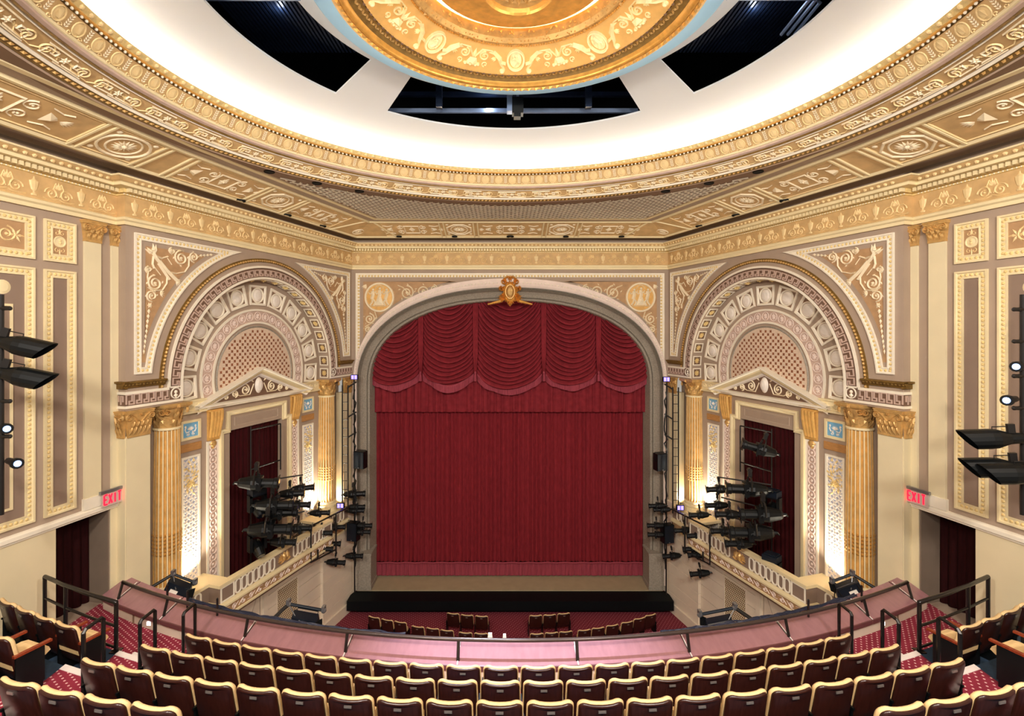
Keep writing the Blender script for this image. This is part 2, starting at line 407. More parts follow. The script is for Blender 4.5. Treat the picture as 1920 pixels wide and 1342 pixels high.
for sx in (-1, 1):
    # tan spandrel field following the arch
    pa = [p for p in proarch(6.06, 2.06) if p[0] * sx > 2.0 and p[1] > -1.2]
    poly = [(sx * 5.62, -.55), (sx * 5.62, 1.82), (sx * 1.4, 1.82)] + ([p for p in (reversed(pa) if sx < 0 else pa)] )
    poly = [(sx * 5.62, -.35), (sx * 5.62, 1.84), (sx * 2.05, 1.84)] + [p for p in sorted(pa, key=lambda p: abs(p[0])) if abs(p[0]) < 5.6]
    mb = MB(); mb.prism(poly, 0, .012); obj('spandrel_field', mb, ROSE if False else TAN, wst)
    cx, cz = sx * 5.0, 1.24
    ro = obj('roundel', MB().disc(cx, cz, .52, .02, 32, .012), FLUTE, wst)
    mb = MB().ringxz(cx, cz, .53, .09, .05, 36, .012); obj('roundel_rim', mb, RELIEF, ro)
    mb = MB()
    for k, dx, s_ in ((0, -.26, 1), (1, 0, 1.15), (2, .26, 1)):
        x = cx + dx; hgt = .34 * s_; y = .03
        mb.disc(x + .02, cz + hgt * .85, .05, .03, 8, y)
        mb.ribbon([(x, cz + hgt * .7), (x + .02, cz + .1), (x - .03, cz - .08)], .13, .05, y)
        if k == 1:
            mb.add([(x - .06, y, cz + .05), (x + .06, y, cz + .05), (x + .17, y, cz - .3), (x - .17, y, cz - .3), (x, y + .06, cz - .15)], [(0, 1, 4), (1, 2, 4), (2, 3, 4), (3, 0, 4)])
            mb.ribbon(arc(x, cz + .26, .17, 20, 160, 8, .2), .03, .025, y)
        else:
            d = -1 if k == 0 else 1
            mb.ribbon([(x, cz - .05), (x - d * .1, cz - .18), (x - d * .04, cz - .32)], .07, .04, y)
            mb.ribbon([(x, cz - .05), (x + d * .02, cz - .2), (x + d * .1, cz - .3)], .07, .04, y)
        mb.ribbon([(x, cz + hgt * .6), (x + .1, cz + .18), (x + .15, cz + .26)], .04, .03, y)
        mb.ribbon([(x, cz + hgt * .6), (x - .1, cz + .12), (x - .15, cz + .2)], .04, .03, y)
    mb.ribbon([(cx - .33, cz - .33), (cx + .33, cz - .33)], .03, .03, .03)
    obj('dancing_figures', mb, RELIEF, ro)
    mb = MB(); y = .012
    for (x, z, r, d) in ((3.95, 1.42, .27, 1), (3.35, 1.46, .24, -1), (2.92, 1.58, .14, 1), (2.62, 1.62, .08, -1), (5.38, .42, .2, 1), (5.45, .0, .13, -1)):
        mb.scroll(sx * x, z, r, PI / 2 if d > 0 else -PI / 2, 1.5, d * sx, .05, .03, y)
        for q in range(5): mb.leaf(sx * x + r * math.cos(q * 1.3), z + r * math.sin(q * 1.3), q * 1.3 + .9, r * .45, r * .2, .03, y)
    mb.ribbon([(sx * 4.3, 1.7), (sx * 4.1, 1.62), (sx * 3.7, 1.2), (sx * 4.3, .95)], .04, .03, y)
    mb.ribbon([(sx * 5.2, .75), (sx * 5.1, .45), (sx * 5.3, .25), (sx * 5.55, .12)], .04, .03, y)
    for q in range(4): mb.leaf(sx * 5.5, 1.74, -PI / 2 + sx * (.1 + q * .3), .22, .06, .02, y)
    obj('scroll_relief', mb, RELIEF, wst)

# ---- crowning entablature all the way round
EP = [(0, 2.30), (.06, 2.30), (.06, 2.37), (.10, 2.40), (.10, 2.45), (.04, 2.48)]
ent = struct(obj('trim_1', MB().plan(PATH, proj(EP)), CREAM))
obj('frieze_ground', MB().plan(PATH, proj([(.04, 2.48), (.04, 2.93)])), GTAN, ent)
obj('frieze_bead', MB().plan(PATH, proj([(.04, 2.93), (.07, 2.94), (.07, 2.97), (.04, 2.98), (.12, 2.98), (.12, 3.07)])), EGG, ent)
obj('corona', MB().plan(PATH, proj([(.10, 3.07), (.34, 3.07), (.34, 3.13), (.37, 3.14)])), CREAM, ent)
obj('cyma', MB().plan(PATH, proj([(.37, 3.14), (.40, 3.155), (.46, 3.215)])), GTAN, ent)
obj('cornice_lip', MB().plan(PATH, proj([(.46, 3.215), (.49, 3.22), (.49, 3.25), (.0, 3.26)])), CREAM, ent)
dm = MB(); em = MB(); bm_ = MB()
urn = MB()
urn.lathe([(.0, 0), (.05, .0), (.055, .03), (.02, .05), (.02, .08), (.05, .11), (.075, .2), (.085, .27), (.06, .28), (.02, .31), (.01, .36)], 8)
for v in range(len(urn.v)): x, y, z = urn.v[v]; urn.v[v] = (x, y * .35, z)
urn_me = mesh('urn', urn, SOFTREL)
pal = MB()
for d in (-1, 1):
    pal.scroll(d * .13, .1, .12, PI * (.5 - d * .5), 1.35, d, .026, .02)
    pal.ribbon([(0, .02), (d * .08, -.01), (d * .2, -.015), (d * .29, .0)], .024, .018)
    pal.ribbon([(d * .02, .06), (d * .09, .21), (d * .05, .32)], .02, .016)
for k in range(7): pal.leaf(0, .2, PI / 2 + (k - 3) * .36, .16 - abs(k - 3) * .018, .04, .02)
pal_me = mesh('palmette', pal, SOFTREL)
nrm = miters(PATH)
for i in range(len(PATH) - 1):
    p, q = PATH[i], PATH[i + 1]
    if i in (1, 5): continue
    def off(pt, nn, a): return (pt[0] - nn[0] * a, pt[1] - nn[1] * a)
    a0, b0 = off(p, nrm[i], .13), off(q, nrm[i + 1], .13)
    l = math.hypot(b0[0] - a0[0], b0[1] - a0[1]); ex = ((b0[0] - a0[0]) / l, (b0[1] - a0[1]) / l, 0); ey = (ex[1], -ex[0], 0)
    fr_ = frame((a0[0], a0[1], 0), ex, ey)
    def addw(M, mbt):
        for v in range(len(mbt.v)): mbt.v[v] = tuple(M @ Vector(mbt.v[v]))
        return mbt
    lo = 0 if i != 0 else l - 6.0; hi = l if i != 6 else 6.0
    t = MB(); s = lo + .05
    while s < hi - .04: t.box(s, s + .062, 0, .10, 2.985, 3.065); s += .105
    addw(fr_, t); dm.add(t.v, t.f)
    t = MB(); s = lo + .05
    while s < hi: t.disc(s, 3.18, .05, .028, 6, .285); s += .15
    addw(fr_, t); em.add(t.v, t.f)
    t = MB(); s = lo + .05
    while s < hi: t.disc(s, 2.955, .018, .02, 5, -.065); s += .07
    addw(fr_, t); bm_.add(t.v, t.f)
    # urns and palmettes of the frieze, each its own piece
    per = .84; cnt = max(1, int((hi - lo) / per)); per = (hi - lo) / cnt
    a1, b1 = off(p, nrm[i], .04), off(q, nrm[i + 1], .04)
    fr2 = frame((a1[0], a1[1], 0), ex, ey)
    for k in range(cnt):
        obj('urn', urn_me, None, ent, fr2 @ T(lo + per * (k + .25), 0, 2.53))
        obj('palmette', pal_me, None, ent, fr2 @ T(lo + per * (k + .75), 0, 2.54))
tag(obj('dentils', dm, CREAM, ent), kind='stuff'); tag(obj('egg_and_dart', em, SOFTREL, ent), kind='stuff'); tag(obj('bead_row', bm_, WHITE, ent), kind='stuff')

# ---- ceiling
RC = 7.61; SZ = 3.76
IN = 1.62
mi_ = miters(PATH)
inner = [(p[0] - q[0] * IN, p[1] - q[1] * IN) for p, q in zip(PATH, mi_)]
inner = [inner[0], inner[2], inner[3], inner[4], inner[5], inner[7]]       # leave out the small jogs
# straighten the side run so that it ends in the corner of the box wall run
def isect(p, d, q, e):
    den = d[0] * e[1] - d[1] * e[0]; t = ((q[0] - p[0]) * e[1] - (q[1] - p[1]) * e[0]) / den
    return (p[0] + d[0] * t, p[1] + d[1] * t)
sp = (C[0] + (-SDY) * (IN - .1), C[1] + SDX * (IN - .1)); bp_ = (A[0] + DY * IN, A[1] - DX * IN)
kx = bp_; sp = kx
k0 = isect(bp_, (DX, DY), (0, 19 - IN - .15), (1, 0))
k9 = (sp[0] + SDX * SLEN, sp[1] + SDY * SLEN)
inner = [k9, kx, k0, (-k0[0], k0[1]), (-kx[0], kx[1]), (-k9[0], k9[1])]
def hit(px, py, ang, poly):
    d = (math.sin(ang), math.cos(ang)); best = 99
    for p, q in zip(poly, poly[1:] + poly[:1]):
        e = (q[0] - p[0], q[1] - p[1]); den = d[0] * e[1] - d[1] * e[0]
        if abs(den) < 1e-9: continue
        t = ((p[0] - px) * e[1] - (p[1] - py) * e[0]) / den; u = ((p[0] - px) * d[1] - (p[1] - py) * d[0]) / den
        if t > 0 and -1e-6 <= u <= 1 + 1e-6: best = min(best, t)
    return best
mb = MB(); N = 180; angs = sorted([2 * PI * i / N for i in range(N)] + [math.atan2(x, y - RC) % (2 * PI) for x, y in inner])
V = []
for a in angs:
    t = hit(0, RC, a, inner); V += [(math.sin(a) * 6.80, RC + math.cos(a) * 6.80, SZ), (math.sin(a) * t, RC + math.cos(a) * t, SZ)]
n = len(angs); mb.add(V, [(2 * i, 2 * i + 1, 2 * ((i + 1) % n) + 1, 2 * ((i + 1) % n)) for i in range(n)])
ceil = struct(obj('ceiling', mb, TAUPE))
# sloping coffered border between ceiling and cornice
wallline = [PATH[0], None, None, None, None, PATH[-1]]
so = (C[0] + (-SDY) * .42, C[1] + SDX * .42); bo = (A[0] + DY * .50, A[1] - DX * .50)
ox = bo; so = ox; o0 = isect(bo, (DX, DY), (0, 19 - .58), (1, 0)); o9 = (so[0] + SDX * SLEN, so[1] + SDY * SLEN)
outer = [o9, ox, o0, (-o0[0], o0[1]), (-ox[0], ox[1]), (-o9[0], o9[1])]
OZ = 3.44
mb = MB()
for i in range(5):
    a, b, c, d = inner[i], inner[i + 1], outer[i + 1], outer[i]
    mb.add([(a[0], a[1], SZ), (b[0], b[1], SZ), (c[0], c[1], OZ), (d[0], d[1], OZ)], [(0, 1, 2, 3)])
obj('coffered_border', mb, GTAN, ceil)
mb = MB(); wpts = [HALF[0], A, B]; wpts = wpts + [(-x, y) for x, y in reversed(wpts)]
for i in range(5):
    a, b, c, d = outer[i], outer[i + 1], wpts[i + 1], wpts[i]
    mb.add([(a[0], a[1], OZ), (b[0], b[1], OZ), (c[0], c[1], OZ - .01), (d[0], d[1], OZ - .01)], [(0, 1, 2, 3)])
obj('cove', mb, TAUPE, ceil)
obj('cove_wall', MB().plan(PATH, proj([(.01, 3.25), (.01, 3.47)])), TAUPE, ceil)
# raised mouldings along border edges
def along(poly, z, prof): return MB().plan(poly, [(a, z + h) for a, h in prof])
obj('border_bead', along(inner, SZ, [(.06, 0), (.04, -.05), (-.04, -.05), (-.06, 0)]), CREAM, ceil)
obj('border_bead', along(outer, OZ, [(.06, .0), (.05, -.03), (-.02, -.03), (-.07, .02)]), CREAM, ceil)
def inset(poly, d):
    m = miters(poly); return [(p[0] - q[0] * d, p[1] - q[1] * d) for p, q in zip(poly, m)]
obj('soffit_fillet', along(inset(inner, .44), SZ, [(.07, 0), (.06, -.03), (-.06, -.03), (-.07, 0)]), CREAM, ceil)
# border frames: local x along the run, y down from the slope, z inwards up the slope
def border_frame(i):
    a, b = outer[i], outer[i + 1]; c, d = inner[i], inner[i + 1]
    l = math.hypot(b[0] - a[0], b[1] - a[1]); ex = Vector(((b[0] - a[0]) / l, (b[1] - a[1]) / l, 0))
    r = Vector((ex.y, -ex.x, 0)); mid = Vector((c[0] - a[0], c[1] - a[1], 0)).dot(r)
    up = (r * mid + Vector((0, 0, SZ - OZ))); w = up.length; up.normalize(); ey = ex.cross(up)
    if ey.z > 0: ey = -ey
    return frame((a[0], a[1], OZ), ex, ey, up), l, w
def divider(M, x, w):
    mb = MB()
    for d in (-.075, .075): mb.strip([(x + d, .05), (x + d, w - .05)], [(-.03, 0), (-.02, .03), (.02, .03), (.03, 0)])
    return obj('divider', mb, CREAM, ceil, M)
def coffer(M, x0, x1, w, kind):
    c = (x0 + x1) / 2; h = w / 2; r = .30
    mb = MB(); f = [(x0, .12), (x1, .12), (x1, w - .12), (x0, w - .12)]
    mb.strip(f, [(-.015, 0), (0, .02), (.015, 0)], True); 
    o = obj('coffer', mb, SOFTREL, ceil, M)
    mb = MB()
    if kind == 'round' or kind == 'oct':
        n = 24 if kind == 'round' else 8; R = .40
        pts = [(c + R * 1.15 * math.cos(2 * PI * (k + .5) / n), h + R * math.sin(2 * PI * (k + .5) / n)) for k in range(n)]
        mb.strip(pts, [(-.03, 0), (-.015, .03), (.015, .03), (.03, 0)], True)
        mb.ringxz(c, h, r, .04, .02, 24); mb.rosette(c, h, .22, 14, .03); mb.disc(c, h, .06, .06, 10)
        for sx in (-1, 1):
            for sz in (-1, 1): mb.disc(c + sx * min(.5, (x1 - x0) / 2 - .12), h + sz * .36, .055, .02, 8)
        obj('rosette', mb, RELIEF, o)
    else:
        mb.strip([(c - .26, h - .26), (c + .26, h - .26), (c + .26, h + .26), (c - .26, h + .26)], [(-.02, 0), (0, .025), (.02, 0)], True)
        mb.leaf(c, h - .2, PI / 2, .4, .2, .03); mb.rosette(c, h, .12, 6, .03)
        for sx in (-1, 1):
            for sz in (-1, 1):
                mb.scroll(c + sx * .42, h + sz * .17, .14, PI / 2 * sz, 1.3, sx * sz, .03, .02)
            X = c + sx * .74
            mb.add([(X - sx * .04, 0, h - .16), (X - sx * .04, 0, h + .16), (X + sx * .12, 0, h + .07), (X + sx * .17, 0, h), (X + sx * .12, 0, h - .07), (X + sx * .05, .05, h)],
                   [(0, 1, 5), (1, 2, 5), (2, 3, 5), (3, 4, 5), (4, 0, 5)])
            for q in range(5): mb.leaf(X + sx * .2, h, (0 if sx > 0 else PI) + (q - 2) * .32, .2, .045, .02)
            mb.ribbon([(X - sx * .1, h + .3), (X + sx * .1, h + .24), (X + sx * .25, h + .3)], .025, .02)
            mb.ribbon([(X - sx * .1, h - .3), (X + sx * .1, h - .24), (X + sx * .25, h - .3)], .025, .02)
        obj('urn_and_scrolls', mb, RELIEF, o)
    return o
for i in range(5):
    M, l, w = border_frame(i)
    if i == 2:
        cuts = [(-1.16, 1.16, 'long'), (1.32, 2.36, 'oct'), (-2.36, -1.32, 'oct'), (2.52, 4.55, 'long'), (-4.55, -2.52, 'long')]
        cuts = [(a + l / 2, b + l / 2, k) for a, b, k in cuts]; dv = [l / 2 + s * d for d in (1.24, 2.44) for s in (-1, 1)]
    elif i in (1, 3):
        cuts = [(.55, 2.6, 'long'), (2.78, 4.0, 'oct'), (4.18, 6.3, 'long')]; dv = [2.69, 4.09, .42]
        if i == 3: cuts = [(l - b, l - a, k) for a, b, k in cuts]; dv = [l - d for d in dv]
    else:
        cuts = [(.4, 1.4, 'round' if i == 0 else 'oct'), (1.62, 4.4, 'long'), (4.6, 5.6, 'oct'), (5.8, 8.4, 'long')]; dv = [.3, 1.5, 4.5, 5.7]
        if i == 0: cuts = [(l - b, l - a, k) for a, b, k in cuts]; dv = [l - d for d in dv]
    for a, b, k in cuts: coffer(M, a, b, w, k)
    for d in dv: divider(M, d, w)
# corner panels of the border beside the stage
for sx in (-1, 1):
    a, b = Vector((outer[2][0], outer[2][1], OZ)), Vector((inner[2][0], inner[2][1], SZ))
    for du in (-1, 1):
        if du < 0: e = Vector((-DX, -DY, 0))
        else: e = Vector((1, 0, 0))
        p = a + e * 1.55; q = b + e * .12
        if sx > 0: p.x *= -1; q.x *= -1
        dwn = Vector((0, 0, -.035)); s_ = (q - p).normalized().cross(Vector((0, 0, 1))) * .03
        mb = MB(); mb.add([p - s_, p + s_, q + s_, q - s_, p - s_ + dwn, p + s_ + dwn, q + s_ + dwn, q - s_ + dwn], [(4, 5, 6, 7), (0, 1, 5, 4), (2, 3, 7, 6), (0, 4, 7, 3), (1, 2, 6, 5)])
        obj('divider', mb, CREAM, ceil)
    M, l, w = border_frame(1 if sx < 0 else 3)
    mb = MB(); cxx = l - .42 if sx < 0 else .42
    mb.ringxz(cxx, .38, .2, .04, .03, 18); mb.rosette(cxx, .38, .15, 10, .03); obj('rosette', mb, RELIEF, ceil, M)

# ---- the great ring round the dome
NR = 144
def ringobj(name, prof, m, parent, n=NR, smooth=False):
    return obj(name, MB().lathe(prof, n, 0, RC), m, parent, smooth=smooth)
ringobj('ring_soffit', [(7.30, SZ - .012), (6.92, SZ - .012)], BROWN, ceil)
ringobj('ring_fillet', [(6.94, SZ - .01), (6.92, SZ - .035), (6.86, SZ - .035)], ROSEW, ceil)
ringobj('ring_leaf_mould', [(6.86, SZ - .03), (6.82, SZ - .05), (6.76, SZ - .02), (6.74, SZ + .02)], OLDGOLD, ceil)
ringobj('ring_fillet', [(6.74, SZ), (6.72, SZ - .005), (6.69, SZ + .03)], WHITE, ceil)
ringobj('ring_fret_ground', [(6.69, SZ + .035), (6.40, 3.935)], GTAN, ceil)
ringobj('ring_fillet', [(6.40, 3.925), (6.385, 3.915), (6.37, 3.95)], WHITE, ceil)
ringobj('ring_rope', [(6.375, 3.94), (6.35, 3.925), (6.335, 3.975)], OLDGOLD, ceil)
ringobj('ring_taupe_band', [(6.335, 3.96), (6.28, 3.98), (6.27, 4.02)], ROSE, ceil)
ringobj('ring_fillet', [(6.27, 4.01), (6.25, 4.02), (6.235, 4.06)], CREAM, ceil)
ringobj('ring_frieze_ground', [(6.235, 4.055), (6.09, 4.26)], GTAN, ceil)
ringobj('ring_pearl_cove', [(6.09, 4.255), (6.10, 4.28), (6.06, 4.30)], OLDGOLD, ceil)
ringobj('ring_gold_fillet', [(6.07, 4.295), (6.03, 4.305), (6.03, 4.325)], BRGOLD, ceil)
ringobj('ring_lip', [(6.03, 4.32), (5.98, 4.385), (5.97, 4.405), (6.03, 4.41), (6.10, 4.32), (6.86, 4.30)], EGG, ceil)
pm = MB(); eg = MB(); lm = MB()
def polar(a, r, z): return (math.sin(a) * r, RC + math.cos(a) * r, z)
def ringframe(a, r, z, slope):      # x tangential, y outwards from surface towards the room centre/below, z up the slope
    ex = Vector((math.cos(a), -math.sin(a), 0)); rad = Vector((math.sin(a), math.cos(a), 0))
    up = (-rad * math.cos(slope) + Vector((0, 0, 1)) * math.sin(slope)).normalized(); ey = ex.cross(up)
    if ey.z > 0: ey = -ey
    return frame(polar(a, r, z), ex, ey, up)
LIM = 2.35
for i in range(300):
    a = -LIM + 2 * LIM * i / 300
    pm.ball(polar(a, 6.06, 4.275), .022, 5)
    if i % 2 == 0:
        t = MB().disc(0, 0, .042, .03, 6); M = ringframe(a, 6.0, 4.355, .9)
        eg.add([tuple(M @ Vector(v)) for v in t.v], t.f)
    t = MB().leaf(-.05, 0, .5, .1, .06, .03); M = ringframe(a, 6.79, SZ - .03, .3)
    lm.add([tuple(M @ Vector(v)) for v in t.v], t.f)
tag(obj('pearl_row', pm, WHITE, ceil), kind='stuff'); tag(obj('egg_row', eg, SOFTREL, ceil), kind='stuff'); tag(obj('leaf_row', lm, GOLD, ceil), kind='stuff')
sf = math.atan2(4.26 - 4.055, .145); sb = math.atan2(.14, .29)
med = MB().ringxz(0, .12, .095, .02, .012, 16, rz=.11); med.disc(0, .12, .085, .008, 14, rz=.1)
u = MB(); u.add([(-.03, .02, .06), (.03, .02, .06), (.05, .02, .15), (.0, .03, .2), (-.05, .02, .15)], [(0, 1, 2, 3, 4)]); med.add(u.v, u.f)
for d in (-1, 1): med.scroll(d * .10, .015, .035, 0, 1, d, .014, .01, eye=False)
med_me = mesh('frieze_medallion', med, SOFTREL)
lf = MB()
for k in range(5):
    for d in (-1, 1): lf.leaf(0, .03 + k * .04, PI / 2 - d * .75, .06, .03, .012)
lf_me = mesh('leaf_bar', lf, RELIEF)
for i in range(-39, 40):
    a = 2 * PI * i / 104
    obj('frieze_medallion', med_me, None, ceil, ringframe(a, 6.235, 4.055, sf) @ T(0, .004, 0))
    obj('leaf_bar', lf_me, None, ceil, ringframe(a + PI / 104, 6.235, 4.055, sf) @ T(0, .004, 0))
ft = MB(); W = .32
for d in (-1, 1):
    ft.ribbon([(d * .02, .06), (d * .34, .06), (d * .34, .2), (d * .16, .2), (d * .16, .13), (d * .25, .13)], .03, .02)
ft.ribbon([(-.4, .26), (.1, .26)], .03, .02); ft.ribbon([(-.1, .03), (.4, .03)], .03, .02); ft.rosette(0, .15, .08, 6, .02)
ft_me = mesh('fret_motif', ft, RELIEF)
sc_ = MB()
for d in (-1, 1): sc_.scroll(d * .16, .15, .11, PI / 2 - d * PI / 2, 1.4, d, .026, .018); sc_.leaf(d * .3, .15, PI / 2 - d * PI / 2, .12, .06, .02)
sc_.ribbon([(-.42, .2), (-.3, .08), (0, .04), (.3, .22), (.42, .1)], .02, .014); sc_me = mesh('scroll_motif', sc_, SOFTREL)
for i in range(-15, 16):
    a = 2 * PI * i / 42
    obj('fret_motif', ft_me, None, ceil, ringframe(a, 6.685, SZ + .03, sb))
    obj('scroll_motif', sc_me, None, ceil, ringframe(a + PI / 42, 6.685, SZ + .03, sb))
# diagonal lattice grille in front of the ring
lat = MB(); fl = inset(inner, .56)
def ins(x, y):
    if math.hypot(x, y - RC) < 7.36 or y > fl[2][1]: return False
    (x0, y0), (x1, y1) = fl[1], fl[2]
    xx = x0 + (x1 - x0) * (y - y0) / (y1 - y0); return abs(x) < abs(xx) - .06 and y > 11.6
for s in (1, -1):
    k = -14.0
    while k < 14:
        run = None; t = -9.0
        while t < 9.0:
            x = t; y = 14.5 + s * t + k
            i_ = ins(x, y)
            if i_ and run is None: run = t
            if run is not None and (not i_):
                if t - run > .08:
                    p = Vector((run, 14.5 + s * run + k, SZ - .03)); q = Vector((t, 14.5 + s * t + k, SZ - .03)); n_ = Vector((-s, 1, 0)).normalized() * .022
                    lat.add([p - n_, p + n_, q + n_, q - n_], [(0, 1, 2, 3)])
                    d_ = Vector((0, 0, .03)); lat.add([p - n_, q - n_, q - n_ + d_, p - n_ + d_], [(0, 1, 2, 3)])
                run = None
            t += .03
        k += .25
tag(obj('lattice_grille', lat, WHITE, ceil), kind='stuff')
bk = MB(); ring_pts = []
fp = [a for a in [(-1.3 + 2.6 * i / 60) for i in range(61)]]
for a in fp:
    r1 = 7.30; far = hit(0, RC, a, fl + [(9, -3), (-9, -3)])
    ring_pts.append((polar(a, r1, SZ - .006), polar(a, max(r1, min(far, 99)), SZ - .006)))
for (p, q), (r, s_) in zip(ring_pts, ring_pts[1:]): bk.add([p, q, s_, r], [(0, 1, 2, 3)])
obj('grille_backing', bk, BROWN, ceil)
# downlight holes
for (px, py, z) in ((295, 352, 1), (620, 352, 1), (955, 450, 1),):
    pass
for (X, Y, z, r) in ((0, 18.28, 3.43, .11), (2.05, 18.28, 3.43, .08), (-2.05, 18.28, 3.43, .08), (4.1, 18.28, 3.43, .08), (-4.1, 18.28, 3.43, .08)):
    tag(obj('downlight', MB().lathe([(.001, z - .005), (r, z - .005), (r + .02, z - .02), (r + .025, z + .02)], 16, X, Y), BLACK, ceil))
for sx in (-1, 1):
    for u_ in (2.6, 4.35, 6.0):
        p = WF @ Vector((u_, .56, 0)); 
        obj('downlight', MB().lathe([(.001, 3.43), (.1, 3.43), (.12, 3.415), (.125, 3.45)], 16, sx * p.x * -1, p.y), BLACK, ceil)
    for a in (.62, .78, .95):
        p = polar(sx * a, 7.12, SZ); obj('downlight', MB().lathe([(.001, SZ - .02), (.1, SZ - .02), (.12, SZ - .035), (.125, SZ)], 16, p[0], p[1]), BLACK, ceil)

# ---- white saucer dome with four cut-outs
def domez(r): return 4.686 + (5.99 - r) * .27 - (.0 if r < 6.1 else .42 * ((r - 6.1) / .75) ** 2)
OR, IR, HA = 4.80, 3.60, math.radians(37.6)
mb = MB(); rr = [6.85, 6.7, 6.5, 6.3, 6.1, 5.8, 5.4, 5.1, OR, 4.4, 4.0, IR, 2.9]
NA = 192
def hole(a, r0, r1):
    a = (a + PI / 4) % (PI / 2) - PI / 4
    return abs(a) < HA and r0 <= OR + 1e-6 and r1 >= IR - 1e-6
cuts = sorted(set([round(2 * PI * i / NA, 6) for i in range(NA)] + [round((k * PI / 2 + s * HA) % (2 * PI), 6) for k in range(4) for s in (-1, 1)]))
for i, a in enumerate(cuts):
    b = cuts[(i + 1) % len(cuts)] + (2 * PI if i == len(cuts) - 1 else 0)
    for r0, r1 in zip(rr, rr[1:]):
        if hole((a + b) / 2, r0, r1): continue
        z0 = domez(r0); z1 = domez(r1)
        mb.add([polar(a, r0, z0), polar(b, r0, z0), polar(b, r1, z1), polar(a, r1, z1)], [(0, 1, 2, 3)])
dome = obj('dome', mb, DOME, ceil)
mb = MB()
for k in range(4):      # thin upstands round the cut-outs
    aa = [k * PI / 2 - HA + 2 * HA * i / 32 for i in range(33)]
    for r in (OR, IR):
        for a, b in zip(aa, aa[1:]): mb.add([polar(a, r, domez(r)), polar(b, r, domez(r)), polar(b, r, domez(r) + .04), polar(a, r, domez(r) + .04)], [(0, 1, 2, 3)])
    for a in (aa[0], aa[-1]): mb.add([polar(a, OR, domez(OR)), polar(a, IR, domez(IR)), polar(a, IR, domez(IR) + .04), polar(a, OR, domez(OR) + .04)], [(0, 1, 2, 3)])
obj('cutout_edge', mb, DOME, ceil)
obj('cove_lamp', MB().lathe([(6.28, 4.335), (6.40, 4.335)], 96, 0, RC), COVE, ceil)
# attic shell above the cut-outs
mb = MB(); mb.lathe([(6.95, 4.2), (7.0, 8.5), (.01, 8.6)], 48, 0, RC); obj('attic_shell', mb, BLACK, ceil)

